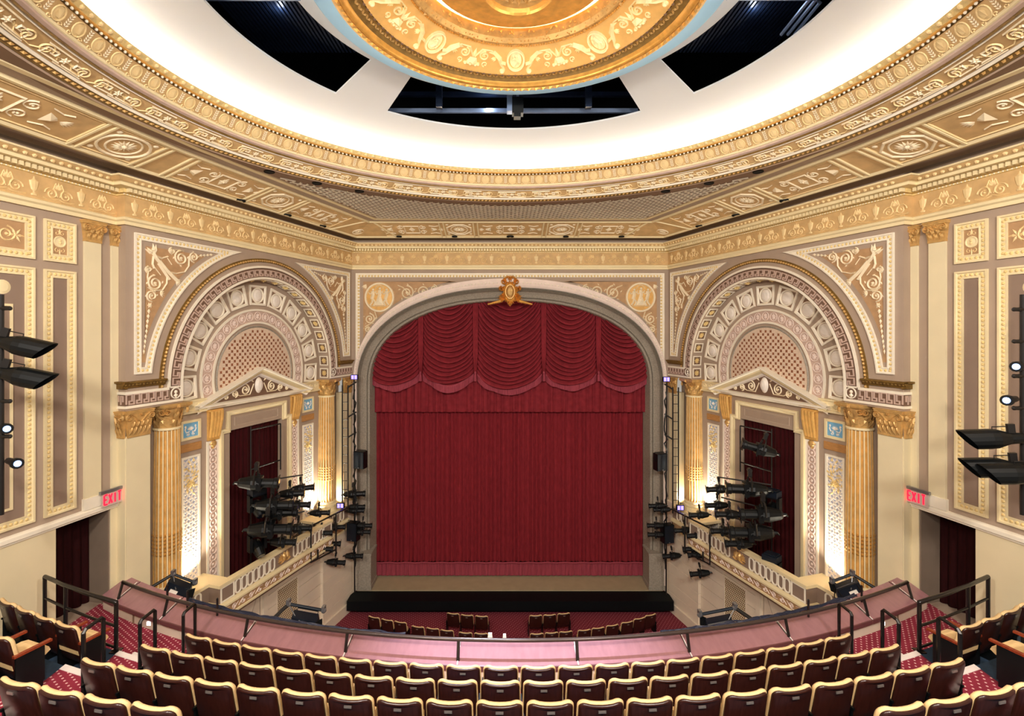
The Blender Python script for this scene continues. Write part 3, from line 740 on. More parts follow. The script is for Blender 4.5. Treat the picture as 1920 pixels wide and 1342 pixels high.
# ---- side walls
def side_wall(sgn):
    M = SF if sgn < 0 else MIR @ SF
    mb = MB(); D0, D1, DT = .16, 1.25, -3.87
    mb.add([(0, 0, DT), (SLEN, 0, DT), (SLEN, 0, 4.3), (0, 0, 4.3)], [(0, 1, 2, 3)])
    mb.add([(0, 0, FLZ), (D0, 0, FLZ), (D0, 0, DT), (0, 0, DT)], [(0, 1, 2, 3)])
    mb.add([(D1, 0, -9), (SLEN, 0, -9), (SLEN, 0, DT), (D1, 0, DT)], [(0, 1, 2, 3)])
    mb.add([(D0, 0, -5.97), (D0, -.9, -5.97), (D0, -.9, DT), (D0, 0, DT)], [(0, 1, 2, 3)])
    mb.add([(D1, 0, -5.97), (D1, -.9, -5.97), (D1, -.9, DT), (D1, 0, DT)], [(0, 1, 2, 3)])
    mb.add([(D0, 0, DT), (D1, 0, DT), (D1, -.9, DT), (D0, -.9, DT)], [(0, 1, 2, 3)])
    mb.add([(D0 - .1, -.9, -5.97), (D1 + .1, -.9, -5.97), (D1 + .1, -.9, DT), (D0 - .1, -.9, DT)], [(0, 1, 2, 3)])
    mb.add([(D0, 0, -5.97), (D1, 0, -5.97), (D1, -.9, -5.97), (D0, -.9, -5.97)], [(0, 1, 2, 3)])
    # the short return towards the box wall
    w = struct(obj('wall_left' if sgn < 0 else 'wall_right', mb, TAUPE, mx=M))
    # painted lower wall
    mb = MB(); mb.box(D1, SLEN, 0, .02, -9, DT); mb.box(-.02, D0, 0, .02, -9, DT); obj('lower_wall', mb, PCREAM, w)
    mb = MB(); mb.add([(0, y, z) for y, z in ((0, -3.89), (.05, -3.89), (.05, -3.86), (.09, -3.84), (.09, -3.77), (.05, -3.745), (0, -3.735))] + [(SLEN, y, z) for y, z in ((0, -3.89), (.05, -3.89), (.05, -3.86), (.09, -3.84), (.09, -3.77), (.05, -3.745), (0, -3.735))],
            [(i, i + 1, 8 + i, 7 + i) for i in range(6)])
    obj('ledge', mb, WHITE, w)
    for u0, u1, base in ((-.14, .15, False), (.385, .72, True)):
        p = obj('pilaster', MB().box(u0, u1, 0, .05, -3.74, 1.83), PCREAM, w)
        mb = MB(); capital_flat(mb, u0, u1, .05, 1.83, 2.27); obj('capital', mb, GOLD, p)
        if base: obj('base_block', MB().box(u0 - .03, u1 + .03, 0, .075, -3.735, -3.5), WHITE, p)
    frs = [('narrow', .88, 1.46), ('wide', 1.62, 3.6), ('narrow', 3.76, 4.34)]
    for nm, a, b in frs:
        for z0, z1, fld in ((1.33, 2.14, TAN), (-3.62, 1.17, FIELD)):
            fp_ = [(a, z0), (b, z0), (b, z1), (a, z1)]
            mb = MB(); mb.strip(fp_, [(0, 0), (0, .045), (.035, .045), (.045, .02), (.13, .02), (.135, .03), (.155, .03), (.155, 0)], True)
            f = obj('panel_frame', mb, CREAM, w)
            mb = MB(); c_ = .085; eggs(mb, [(a + c_, z0 + c_), (b - c_, z0 + c_), (b - c_, z1 - c_), (a + c_, z1 - c_), (a + c_, z0 + c_)], .08, .085, .034, .022, .02)
            tag(obj('egg_band', mb, EGG, f), kind='stuff')
            mb = MB(); mb.box(a + .155, b - .155, 0, .006, z0 + .155, z1 - .155); obj('field', mb, fld, f)
            if fld is TAN:
                c, zc = (a + b) / 2, (z0 + z1) / 2; mb = MB()
                if nm == 'narrow':
                    mb.ringxz(c, zc, .1, .03, .02, 18, .006, rz=.1); mb.disc(c, zc, .09, .012, 14, .006)
                    obj('cameo', mb, CREAM, f)
                    mb = MB(); mb.disc(c, zc + .03, .03, .02, 8, .018); mb.leaf(c, zc - .06, PI / 2, .08, .08, .02, .018)
                    for sz in (-1, 1):
                        mb.leaf(c, zc + sz * .12, sz * PI / 2, .2, .03, .015, .006)
                        for sx in (-1, 1): mb.scroll(c + sx * .05, zc + sz * .17, .045, PI / 2, 1, sx * sz, .012, .01, .006, eye=False)
                    obj('cameo_relief', mb, SOFTREL, f)
                else:
                    for sx in (-1, 1):
                        for k in range(2): mb.scroll(c + sx * (.25 + k * .3), zc, .2 - k * .05, PI / 2, 1.5, sx * (1 - 2 * k), .03, .02, .006)
                        for q in range(6): mb.leaf(c + sx * .7, zc, q * 1.05, .14, .05, .02, .006)
                    obj('scroll_relief', mb, SOFTREL, f)
            elif nm == 'wide':
                c = (a + b) / 2
                obj('boss', MB().disc(a + .5, z1 - .4, .13, .02, 18, .006), CREAM, f)
                mb = MB(); mb.strip([(a + .35, z0 + .35), (b - .35, z0 + .35), (b - .35, z1 - .7), (a + .35, z1 - .7)], [(0, 0), (0, .03), (.04, .03), (.04, 0)], True); obj('inner_frame', mb, CREAM, f)
    # dark jamb lining of the doorway
    mb = MB(); mb.box(D0 - .005, D0 + .02, -.85, -.02, -5.97, DT - .01); obj('door_jamb', mb, GREYVOID, w)
    return w
def capital_flat(mb, u0, u1, y, z0, z1):        # leafy pilaster capital
    w = u1 - u0; h = z1 - z0; c = (u0 + u1) / 2
    mb.box(u0 - .01, u1 + .01, 0, y + .015, z0, z0 + .04 * h / .4)
    mb.add([(u0, 0, z0), (u1, 0, z0), (u1, y + .01, z0), (u0, y + .01, z0), (u0 - .04, 0, z1 - .07), (u1 + .04, 0, z1 - .07), (u1 + .04, y + .06, z1 - .07), (u0 - .04, y + .06, z1 - .07)],
           [(0, 1, 5, 4), (1, 2, 6, 5), (2, 3, 7, 6), (3, 0, 4, 7)])
    n = max(3, int(round(w / .11)))
    for k in range(n): acanthus(mb, u0 + w * (k + .5) / n, y + .01, z0 + .03, w / n * .95, h * .38)
    for k in range(n - 1): acanthus(mb, u0 + w * (k + 1) / n, y + .02, z0 + h * .26, w / n * .95, h * .38)
    mb.rosette(c, z1 - .1, .05, 6, .05, y + .05)
    for d in (-1, 1):
        mb.scroll(c + d * (w / 2 - .0), z1 - .15, .075, PI / 2, 1.4, -d, .035, .035, y + .05)
        mb.ribbon([(c + d * .02, z0 + h * .55), (c + d * w * .25, z1 - .14), (c + d * w * .45, z1 - .08)], .035, .035, y + .045)
    mb.box(u0 - .06, u1 + .06, 0, y + .075, z1 - .07, z1 - .025); mb.box(u0 - .07, u1 + .07, 0, y + .09, z1 - .025, z1)
def acanthus(mb, x, y, z, w, h):
    P = [(-.5, 0, 0), (.5, 0, 0), (.42, .35, .03), (.5, .6, .05), (.3, .82, .08), (0, 1, .12), (-.3, .82, .08), (-.5, .6, .05), (-.42, .35, .03), (0, .5, .08), (0, .9, .05)]
    mb.add([(x + a * w, y + d * .6, z + b * h) for a, b, d in P], [(0, 1, 2, 9), (2, 3, 4, 9), (4, 5, 10, 9), (9, 10, 5, 6), (9, 6, 7, 8), (9, 8, 0)])
wl = side_wall(-1); wr = side_wall(1)

# ---- floors
def arcband(r0, r1, z0, z1, x0, x1, n=40, c=26.5):
    pts = [(x0 + (x1 - x0) * i / n) for i in range(n + 1)]
    f = [(x, c - math.sqrt(r0 * r0 - x * x)) for x in pts]; b = [(x, c - math.sqrt(r1 * r1 - x * x)) for x in reversed(pts)]
    return f + b
fl_ = MB(); fl_.add([(-8.6, 9.5, FLZ), (8.6, 9.5, FLZ), (8.6, 20.9, FLZ), (-8.6, 20.9, FLZ)], [(0, 1, 2, 3)])
floor = struct(obj('floor', fl_, CARPET2))
# stage: deck, black apron
mb = MB(); mb.add([(-6.0, 18.62, STZ), (6.0, 18.62, STZ), (6.0, 20.8, STZ), (-6.0, 20.8, STZ)], [(0, 1, 2, 3)])
mb = MB().box(-5.85, 5.85, 18.98, 20.8, STZ - .5, STZ); stage = struct(obj('floor_stage', mb, TANFLOOR))
mb = MB().box(-6.02, 6.02, 18.25, 18.97, STZ - .38, STZ - .035); obj('apron', mb, BLACK, stage)
mb = MB().box(-5.75, 5.75, 18.55, 18.95, FLZ, STZ - .38); obj('apron_front', mb, NAVYBLK, stage)
mb = MB().box(-7, 7, 20.75, 20.8, STZ, 2.2); obj('stage_void', mb, BLACK, stage)
# ================================================================== BOX WALLS (built on the left, mirrored to the right)
RIN, ROUT = 2.89, 3.25; ND = -.45; IMP = -1.74
mb = MB(); K = 64
ap = arc(UC, ZC, RIN, 0, 180, K); bo_ = []
for x, z in ap:
    t = math.atan2(z - ZC, x - UC); c, q = math.cos(t), math.sin(t)
    kx_ = ((LW - UC) if c > 0 else UC) / abs(c) if abs(c) > 1e-6 else 1e9; kz_ = (2.5 - ZC) / q if q > 1e-6 else 1e9
    k = min(kx_, kz_); bo_.append((UC + c * k, ZC + q * k))
n = len(ap); mb.add([(x, 0, z) for x, z in ap] + [(x, 0, z) for x, z in bo_], [(i, i + 1, n + i + 1, n + i) for i in range(n - 1)])
for i in range(n - 1):
    (xa, za), (xb, zb_) = bo_[i], bo_[i + 1]
    if (abs(za - 2.5) < 1e-6) != (abs(zb_ - 2.5) < 1e-6): mb.add([(xa, 0, za), (xb, 0, zb_), (0 if xa < UC else LW, 0, 2.5)], [(0, 1, 2)])
mb.add([(0, 0, 2.5), (LW, 0, 2.5), (LW, 0, 4.3), (0, 0, 4.3)], [(0, 1, 2, 3)])
for a, b in ((0, UC - RIN), (UC + RIN, LW)): mb.add([(a, 0, IMP - .05), (b, 0, IMP - .05), (b, 0, ZC), (a, 0, ZC)], [(0, 1, 2, 3)])
# underside of the arch band over the recess, soffit of the arch
for a, b in ((.5, UC - RIN), (UC + RIN, LW)): mb.add([(a, 0, IMP - .05), (b, 0, IMP - .05), (b, ND, IMP - .05), (a, ND, IMP - .05)], [(0, 1, 2, 3)])
jam = [(UC + RIN, IMP - .05)] + ap + [(UC - RIN, IMP - .05)]
mb.add([(x, 0, z) for x, z in jam] + [(x, ND, z) for x, z in jam], [(i, i + 1, len(jam) + i + 1, len(jam) + i) for i in range(len(jam) - 1)])
# back of the recess with the box opening
OU = 1.03; OT = -2.87; zb = -7.4
for a, b, c, d in ((.3, UC - OU, zb, 1.7), (UC + OU, 8.3, zb, 1.7), (UC - OU, UC + OU, OT, 1.7)):
    mb.add([(a, ND, c), (b, ND, c), (b, ND, d), (a, ND, d)], [(0, 1, 2, 3)])
for a in (UC - OU, UC + OU): mb.add([(a, ND, zb), (a, ND - .5, zb), (a, ND - .5, OT), (a, ND, OT)], [(0, 1, 2, 3)])
mb.add([(UC - OU, ND, OT), (UC + OU, ND, OT), (UC + OU, ND - .5, OT), (UC - OU, ND - .5, OT)], [(0, 1, 2, 3)])
# return towards the side wall, returns beside the recess
mb.add([(0, 0, -9), (0, -.27, -9), (0, -.27, 4.3), (0, 0, 4.3)], [(0, 1, 2, 3)])
bw = struct(obj('wall_left_box', mb, TAUPE, mx=WF))

def strip_part(name, path, prof, m, closed=False, y=0.0, parent=bw): return obj(name, MB().strip(path, prof, closed, y), m, parent)
FIL = [(-.03, 0), (-.03, .035), (.03, .035), (.03, 0)]
# archivolt: ground, fillets, key, rope
an = MB(); pa, pb = arc(UC, ZC, RIN + .03, 0, 180, 64), arc(UC, ZC, ROUT - .03, 0, 180, 64)
an.add([(x, .012, z) for x, z in pa] + [(x, .012, z) for x, z in pb], [(i, i + 1, 66 + i, 65 + i) for i in range(64)])
obj('key_ground', an, DBROWN, bw)
low_in = [(UC + RIN + .03, IMP + .06)] + arc(UC, ZC, RIN + .03, 0, 180, 64) + [(UC - RIN - .03, IMP + .06)]
strip_part('archivolt_fillet', low_in, FIL, WHITE)
strip_part('archivolt_fillet', arc(UC, ZC, ROUT, 0, 180, 64), FIL, WHITE)
def key_path(n):       # running Greek key, s in cells, t 0..1
    p = []
    for i in range(n): p += [(i + .0, .1), (i + .0, .92), (i + .74, .92), (i + .74, .36), (i + .37, .36), (i + .37, .66)][:5] + [(i + .37, .1)]
    return p + [(n, .1)]
nk = 46; kp = [(UC + (RIN + .08 + t * .2) * math.cos(PI * s / nk), ZC + (RIN + .08 + t * .2) * math.sin(PI * s / nk)) for s, t in key_path(nk)]
obj('greek_key', MB().strip(kp, [(-.014, 0), (-.014, .02), (.014, .02), (.014, 0)], y=.012), ROSE, bw)
rp = MB(); rn = 120
for i in range(rn):
    a = PI * (i + .5) / rn; r = 3.43; t = MB().disc(0, 0, .05, .06, 6, rz=.038)
    c, s_ = math.cos(a), math.sin(a)
    rp.add([(UC + r * c + (x * -s_ + z * c), y, ZC + r * s_ + (x * c + z * s_)) for x, y, z in t.v], t.f)
tag(obj('rope_moulding', rp, GOLD, bw), kind='stuff')
strip_part('rope_ground', arc(UC, ZC, 3.44, 0, 180, 64), [(-.055, 0), (-.05, .02), (.05, .02), (.055, 0)], OLDGOLD)
# impost bands either side, with key and roundel
for sx in (0, 1):
    X = (lambda u: u) if sx == 0 else (lambda u: 2 * UC - u)
    e = 0.0 if sx == 0 else 2 * UC - LW
    x0, x1 = sorted((X(e), X(UC - ROUT)))
    gi = MB().box(x0, x1, 0, .012, IMP + .06, ZC - .02); ib = obj('impost_band', gi, DBROWN, bw)
    for zz in (IMP + .03, ZC - .02):
        x2, x3 = sorted((X(e), X(UC - RIN)))
        if zz > IMP + .1: x2, x3 = x0, x1
        obj('impost_fillet', MB().box(x2, x3, 0, .035, zz - .03, zz + .03), WHITE, ib)
    nk2 = 6; ln = UC - ROUT - e
    kp = [(X(e + ln * s / nk2), IMP + .07 + .25 * t) for s, t in key_path(nk2)]
    obj('greek_key', MB().strip(kp, [(-.014, 0), (-.014, .02), (.014, .02), (.014, 0)], y=.012), ROSE, ib)
    # roundel block under the arch band
    xm = X(UC - (RIN + ROUT) / 2); hb = (ROUT - RIN) / 2 - .03
    rb = obj('roundel_block', MB().box(xm - hb, xm + hb, 0, .015, IMP + .06, ZC), DBROWN, bw)
    mb = MB().ringxz(xm, (IMP + ZC) / 2 + .03, .125, .03, .02, 18, .015); mb.disc(xm, (IMP + ZC) / 2 + .06, .045, .03, 8, .015); mb.leaf(xm, (IMP + ZC) / 2 - .08, PI / 2, .12, .12, .025, .015)
    mb.box(xm - hb, xm + hb, 0, .03, ZC - .02, ZC + .02)
    obj('portrait_roundel', mb, WHITE, rb)
    # gilt crown moulding that runs into the rope
    xa, xb = X(e) , X(UC - 3.36)
    if sx == 0: xa = -.1
    x0, x1 = sorted((xa, xb)); pr = [(0, -1.30), (.05, -1.28), (.06, -1.24), (.12, -1.18), (.12, -1.15), (0, -1.14)]
    mb = MB(); mb.add([(x0, y, z) for y, z in pr] + [(x1, y, z) for y, z in pr], [(i, i + 1, 7 + i, 6 + i) for i in range(5)] + [tuple(range(6)), tuple(range(11, 5, -1))])
    for k in range(int((x1 - x0) / .08)): mb.disc(x0 + .04 + k * .08, -1.215, .03, .03, 6, .085)
    obj('crown_moulding', mb, OLDGOLD, bw)
# key band on the return
mb = MB(); mb.box(-.012, 0, -.27, 0, IMP + .06, ZC - .02); obj('return_band', mb, DBROWN, bw)
mb = MB(); mb.box(-.035, 0, -.27, .035, IMP, IMP + .06); mb.box(-.035, 0, -.27, .035, ZC - .05, ZC + .01); obj('return_fillet', mb, WHITE, bw)
mb = MB()
for k in range(2):
    z0 = IMP + .09
    mb.box(-.03, 0, -.25 + k * .12, -.22 + k * .12, z0, z0 + .2); mb.box(-.03, 0, -.25 + k * .12, -.16 + k * .12, z0 + .17, z0 + .2); mb.box(-.03, 0, -.19 + k * .12, -.16 + k * .12, z0 + .06, z0 + .2)
obj('greek_key', mb, ROSE, bw)
mb = MB(); mb.box(-.1, 0, -.27, .12, -1.18, -1.14); mb.box(-.05, 0, -.27, .06, -1.30, -1.18); obj('crown_moulding', mb, OLDGOLD, bw)

# spandrel panels with winged figures
def spandrel(d):
    l, t, r, b = .18 + d, 2.17 - d, 3.71 + d, -1.0 + d
    a_t = math.degrees(math.acos(max(-1, min(1, -math.sqrt(max(0, r * r - (t - ZC) ** 2)) / r)))); a_b = 180 - math.degrees(math.asin((b - ZC) / r))
    return [(l, b), (l, t)] + [(UC - math.sqrt(r * r - (t - ZC) ** 2), t)] + arc(UC, ZC, r, a_t, a_b, 24)[1:]
def flipu(p, s): return p if s == 0 else [(2 * UC - x, z) for x, z in p]
for s in (0, 1):
    f = obj('spandrel_frame', MB(), WHITE, bw); bpy.data.objects.remove(f)
    P = [flipu(spandrel(d), s) for d in (0, .035, .12, .15, .26)]
    def band(p, q, y0, y1, m, name, par):
        n = len(p); mb = MB(); mb.add([(x, y0, z) for x, z in p] + [(x, y1, z) for x, z in q], [(i, (i + 1) % n, n + (i + 1) % n, n + i) for i in range(n)])
        return obj(name, mb, m, par)
    n = len(P[0])
    mb = MB()
    for (p, q, y0, y1) in ((P[0], P[0], 0, .045), (P[0], P[1], .045, .045), (P[1], P[1], .045, .02), (P[1], P[2], .02, .02), (P[2], P[2], .02, .035), (P[2], P[3], .035, .035), (P[3], P[3], .035, .004)):
        mb.add([(x, y0, z) for x, z in p] + [(x, y1, z) for x, z in q], [(i, (i + 1) % n, n + (i + 1) % n, n + i) for i in range(n)])
    f = obj('spandrel_frame', mb, WHITE, bw)
    mid = flipu(spandrel(.078), s); tag(obj('egg_band', eggs(MB(), mid + mid[:1], .08, .1, .034, .022, .02), EGG, f), kind='stuff')
    obj('spandrel_border', MB().prism(P[3], 0, .004), TAUPE, f)
    obj('spandrel_field', MB().prism(P[4], 0, .008), TAN, f)
    m = MB(); y = .008; sg = 1 if s == 0 else -1
    XX = lambda u: u if s == 0 else 2 * UC - u
    def rib(p, w, h=.03, tp=False): m.ribbon([(XX(a), b) for a, b in p], w, h, y, taper=tp)
    # figure: head, torso, long skirt, wings, arms with a torch
    m.disc(XX(.63), 1.86, .05, .05, 8, y)
    rib([(.61, 1.80), (.68, 1.68), (.79, 1.57)], .09, .06)
    rib([(.76, 1.62), (.95, 1.42), (1.22, 1.20)], .10, .06)
    rib([(.74, 1.56), (.88, 1.38), (1.02, 1.20)], .07, .05)
    for q in range(5): m.leaf(XX(1.2), 1.21, (-.75 + (q - 2) * .35) if s == 0 else PI + .75 - (q - 2) * .35, .16, .05, .04, y)
    for a, l, w in ((2.75, .27, .10), (2.5, .25, .09), (1.75, .27, .10), (1.45, .25, .09)):
        m.leaf(XX(.66), 1.74, a if s == 0 else PI - a, l, w, .05, y)
    rib([(.68, 1.72), (.84, 1.68), (.98, 1.74)], .045, .04); rib([(.94, 1.74), (1.08, 1.56)], .02, .02)
    rib([(.62, 1.70), (.60, 1.52), (.64, 1.42)], .045, .04); rib([(.64, 1.46), (.8, 1.28)], .02, .02)
    for (x, z, r, d, w) in ((1.32, 1.75, .18, 1, .04), (1.675, 1.825, .13, -1, .035), (1.08, 1.89, .08, 1, .03), (.66, 1.08, .18, 1, .04), (.58, .78, .13, -1, .035), (.50, 1.38, .08, -1, .03)):
        m.scroll(XX(x), z, r, PI / 2 if d > 0 else -PI / 2, 1.6, d * sg, w, .035, y)
        for q in range(4): m.leaf(XX(x + r * .95 * math.cos(q * 1.5)), z + r * .95 * math.sin(q * 1.5), (q * 1.5 + 1.2) if s == 0 else PI - q * 1.5 - 1.2, r * .45, r * .22, .03, y)
    rib([(1.05, 1.38), (1.2, 1.36), (1.42, 1.42), (1.53, 1.58), (1.54, 1.8)], .035); rib([(1.05, 1.9), (1.2, 1.94), (1.4, 1.93)], .025)
    rib([(.96, 1.28), (.95, 1.1), (.84, .93), (.62, .9), (.48, .98)], .035); rib([(.5, 1.36), (.48, 1.2), (.52, 1.0)], .025)
    for q in range(5): m.leaf(XX(.78), .86, (q - 2) * .45 if s == 0 else PI - (q - 2) * .45, .13, .05, .03, y)
    m.rosette(XX(.54), .56, .07, 6, .03, y)
    for k in range(9): m.leaf(XX(.52 - k * .015), .48 - k * .115, -PI / 2, .12, .085 - k * .006, .03, y)
    for k in range(4): m.leaf(XX(1.83 + k * .1), 1.88 + k * .022, (.2 if s == 0 else PI - .2), .12, .07, .03, y)
    obj('winged_figure', m, RELIEF, f)

# coffers on the back of the niche: frames, rings and pearl discs
cf = MB(); cf.strip([(-.3, -.3), (.3, -.3), (.34, .3), (-.34, .3)], [(0, 0), (0, .04), (.05, .04), (.07, .015), (.075, .0)], True)
cf_me = mesh('coffer_frame', cf, WHITE)
cg = MB(); cg.prism([(-.24, -.24), (.24, -.24), (.27, .25), (-.27, .25)], 0, .006)
for sx in (-1, 1):
    for sz in (-1, 1): cg.leaf(sx * .23, sz * .22, math.atan2(-sz, -sx), .12, .06, .02, .006)
cg_me = mesh('coffer_ground', cg, BROWN)
cr_me = mesh('coffer_ring', MB().ringxz(0, 0, .215, .045, .035, 24, .006), WHITE)
cd_me = mesh('pearl_disc', MB().disc(0, 0, .185, .05, 20, .006), DISC)
for i in range(11):
    a = math.radians(-3 + 186 * i / 10); r = 2.42
    M = frame((UC + r * math.cos(a), ND, ZC + r * math.sin(a)), (math.sin(a), 0, -math.cos(a)), (0, 1, 0), (math.cos(a), 0, math.sin(a)))
    c = obj('coffer', cf_me, None, bw, M)
    obj('coffer_ground', cg_me, None, c); obj('coffer_ring', cr_me, None, c); obj('pearl_disc', cd_me, None, c)
# flower band and lattice of crosses
fb = MB(); pa, pb = arc(UC, ZC, 1.60, -14, 194, 48), arc(UC, ZC, 1.98, -14, 194, 48)
fb.add([(x, ND + .008, z) for x, z in pa] + [(x, ND + .008, z) for x, z in pb], [(i, i + 1, 50 + i, 49 + i) for i in range(48)]); fbo = obj('flower_band', fb, ROSE, bw)
for r in (1.60, 1.98): obj('band_fillet', MB().strip(arc(UC, ZC, r, -14, 194, 56), FIL, y=ND), WHITE, fbo)
obj('inner_fillet', MB().strip(arc(UC, ZC, 1.47, -14, 194, 48), [(-.03, 0), (0, .03), (.03, 0)], y=ND), GREYST, fbo)
fl_me = mesh('flower', MB().ringxz(0, 0, .125, .025, .015, 14).rosette(0, 0, .1, 8, .02), ROSEW)
for i in range(21):
    a = math.radians(-8 + 196 * i / 20); obj('flower', fl_me, None, fbo, T(UC + 1.79 * math.cos(a), ND + .01, ZC + 1.79 * math.sin(a)))
gr = MB(); gr.prism(arc(UC, ZC, 1.45, -16, 196, 40), ND, ND + .006); lt = obj('star_field', gr, GRID, bw)
st = MB(); k = .19
for i in range(-10, 11):
    for j in range(-4, 10):
        for (ox_, oz_) in ((0, 0), (.5, .5)):
            x, z = UC + (i + ox_) * k, ZC + (j + oz_) * k
            if math.hypot(x - UC, z - ZC) > 1.36 or z < -1.75: continue
            for q in range(4):
                t = MB().leaf(x, z, PI / 4 + q * PI / 2, .056, .048, .006, ND + .007); st.add(t.v, t.f)
tag(obj('star_stencil', st, STAR, lt), kind='stuff')
# soffit coffers with gilt flowers
sq = MB(); sq.strip([(-.17, -.17), (.17, -.17), (.17, .17), (-.17, .17)], [(0, 0), (0, .025), (.035, .025), (.035, 0)], True); sq_me = mesh('soffit_coffer', sq, WHITE)
sg_me = mesh('soffit_ground', MB().box(-.135, .135, 0, .006, -.135, .135), DBROWN)
sr_me = mesh('soffit_rosette', MB().rosette(0, 0, .12, 8, .05, .006), EGG)
for i in range(21):
    a = math.radians(-4 + 188 * i / 20)
    if a < 0 or a > PI: z = ZC - (.2 if True else 0); M = frame((UC + RIN * (1 if a < 0 else -1), ND / 2, ZC - .17), (0, 1, 0), (-1 if a < 0 else 1, 0, 0))
    else: M = frame((UC + RIN * math.cos(a), ND / 2, ZC + RIN * math.sin(a)), (0, 1, 0), (-math.cos(a), 0, -math.sin(a)), (-math.sin(a), 0, math.cos(a)))
    c = obj('soffit_coffer', sq_me, None, bw, M); obj('soffit_ground', sg_me, None, c); obj('soffit_rosette', sr_me, None, c)

# pediment over the box opening
PW = 2.23; PB = -2.12; PT = -1.13
def rake(o): return [(UC - PW - .02, PB + .14 + o * 0), (UC, PT)]
pd = MB(); pd.prism([(UC - PW + .1, PB), (UC + PW - .1, PB), (UC, PT - .06)], ND, ND + .05); ped = obj('pediment', pd, DBROWN, bw)
path = [(UC - PW, PB + .10), (UC, PT - .02), (UC + PW, PB + .10)]
obj('raking_cornice', MB().strip(path, [(.02, 0), (.02, .26), (-.03, .26), (-.06, .20), (-.06, 0)], y=ND), WHITE, ped)
obj('raking_cyma', MB().strip(path, [(-.06, .21), (-.10, .20), (-.16, .13), (-.16, 0)], y=ND), CREAM, ped)
obj('raking_bed', MB().strip(path, [(-.16, .12), (-.20, .11), (-.24, .06), (-.24, 0)], y=ND), DISC, ped)
mb = MB(); pr = [(0, PB - .03), (.12, PB - .02), (.14, PB + .03), (.22, PB + .05), (.22, PB + .10), (.0, PB + .12)]
mb.add([(UC - PW, ND + y, z) for y, z in pr] + [(UC + PW, ND + y, z) for y, z in pr], [(i, i + 1, 7 + i, 6 + i) for i in range(5)] + [tuple(range(6)), tuple(range(11, 5, -1))])
obj('base_cornice', mb, WHITE, ped)
mb = MB()
for d in (-1, 1):
    for (x, z, r, q) in ((.52, .36, .16, 1), (.9, .28, .11, -1), (1.2, .22, .06, 1)): mb.scroll(UC + d * x, PB + z, r, PI / 2 * q, 1.5, d * q, .04, .03, ND + .05)
    mb.ribbon([(UC + d * .2, PB + .5), (UC + d * .35, PB + .2), (UC + d * .7, PB + .2), (UC + d * 1.05, PB + .36), (UC + d * 1.4, PB + .2)], .03, .025, ND + .05)
    mb.leaf(UC + d * .2, PB + .55, PI / 2 - d * .8, .22, .08, .03, ND + .05)
obj('tympanum_scrolls', mb, RELIEF, ped)
obj('tympanum_shield', MB().disc(UC, PB + .44, .15, .10, 20, ND + .05, rz=.24), DISC, ped)
# side entablatures from pediment to columns, consoles, plaques, guilloche and lattice strips
con = MB()
for k in range(4): con.tube([(-.15 + k * .1, .17, .0), (-.15 + k * .1, .16, -.2), (-.14 + k * .093, .10, -.55), (-.13 + k * .087, .07, -.72)], [.05, .05, .045, .04], 6)
con.box(-.2, .2, 0, .16, -.02, .04); con.box(-.18, .18, 0, .06, -.8, 0); con_me = mesh('console', con, FLUTE)
sh_me = mesh('console_shell', MB().disc(0, -.9, .13, .08, 12, rz=.12).leaf(0, -.95, -PI / 2, .14, .16, .06), GOLD)
gl = MB(); gl.box(-.15, .15, 0, .015, -3.85, 0)
gl_me = mesh('guilloche_strip', gl, ROSE)
gb = MB(); gb.strip([(-.17, -3.85), (-.17, 0), (.17, 0), (.17, -3.85)], FIL); gb_me = mesh('strip_fillet', gb, WHITE)
gk = MB()
for k in range(20): gk.ringxz(0, -.12 - k * .19, .1, .03, .025, 12, .015); gk.disc(0, -.12 - k * .19, .04, .03, 8, .015)
gk.strip([(-.13, -3.85), (-.13, 0)], [(-.012, .01), (0, .03), (.012, .01)]); gk.strip([(.13, -3.85), (.13, 0)], [(-.012, .01), (0, .03), (.012, .01)])
gk_me = mesh('guilloche', gk, ROSEW)
bq = MB(); bq.strip([(-.29, -.25), (.29, -.25), (.29, .25), (-.29, .25)], [(0, 0), (0, .04), (.06, .04), (.07, .01)], True); bq_me = mesh('plaque_frame', bq, CREAM)
bf_me = mesh('plaque_ground', MB().box(-.22, .22, 0, .012, -.18, .18), BLUE)
br = MB()
for q in range(7): br.leaf(0, -.02, PI / 2 + (q - 3) * .34, .13, .035, .02, .012)
for d in (-1, 1):
    br.ribbon([(d * .03, -.04), (d * .12, -.06), (d * .16, .02), (d * .13, .08)], .025, .02, .012); br.disc(d * .145, .09, .03, .02, 8, .012)
    br.scroll(d * .08, -.11, .045, PI / 2, 1.2, d, .018, .015, .012)
br_me = mesh('plaque_relief', br, DISC)
ob_me = mesh('ochre_band', MB().box(-.31, .31, 0, .03, -.1, .1), OCHRE)
lp = MB(); lp.strip([(-.27, -3.7), (-.27, 0), (.27, 0), (.27, -3.7)], [(0, 0), (0, .04), (-.05, .04), (-.07, .01)]); lp_me = mesh('lattice_frame', lp, WHITE)
lg_me = mesh('lattice_ground', MB().box(-.21, .21, 0, .008, -3.7, -.06), LAVEN)
ll = MB()
for s in (1, -1):
    for k in range(-3, 27):
        z = -.1 - k * .15; a, b = (-.21, z), (.21, z + s * .42)
        # clip to the panel
        pts = [(x, z + s * (x + .21)) for x in [(-.21 + .42 * i / 12) for i in range(13)]]
        pts = [p for p in pts if -3.7 < p[1] < -.07]
        if len(pts) > 1: ll.strip([pts[0], pts[-1]], [(-.022, .008), (-.016, .022), (.016, .022), (.022, .008)])
for i in range(-1, 2):
    for j in range(24):
        x, z = i * .15, -.22 - j * .15
        if abs(x) < .2: ll.disc(x, z, .028, .03, 6, .01)
ll_me = mesh('lattice', ll, DISC)
tr = MB()
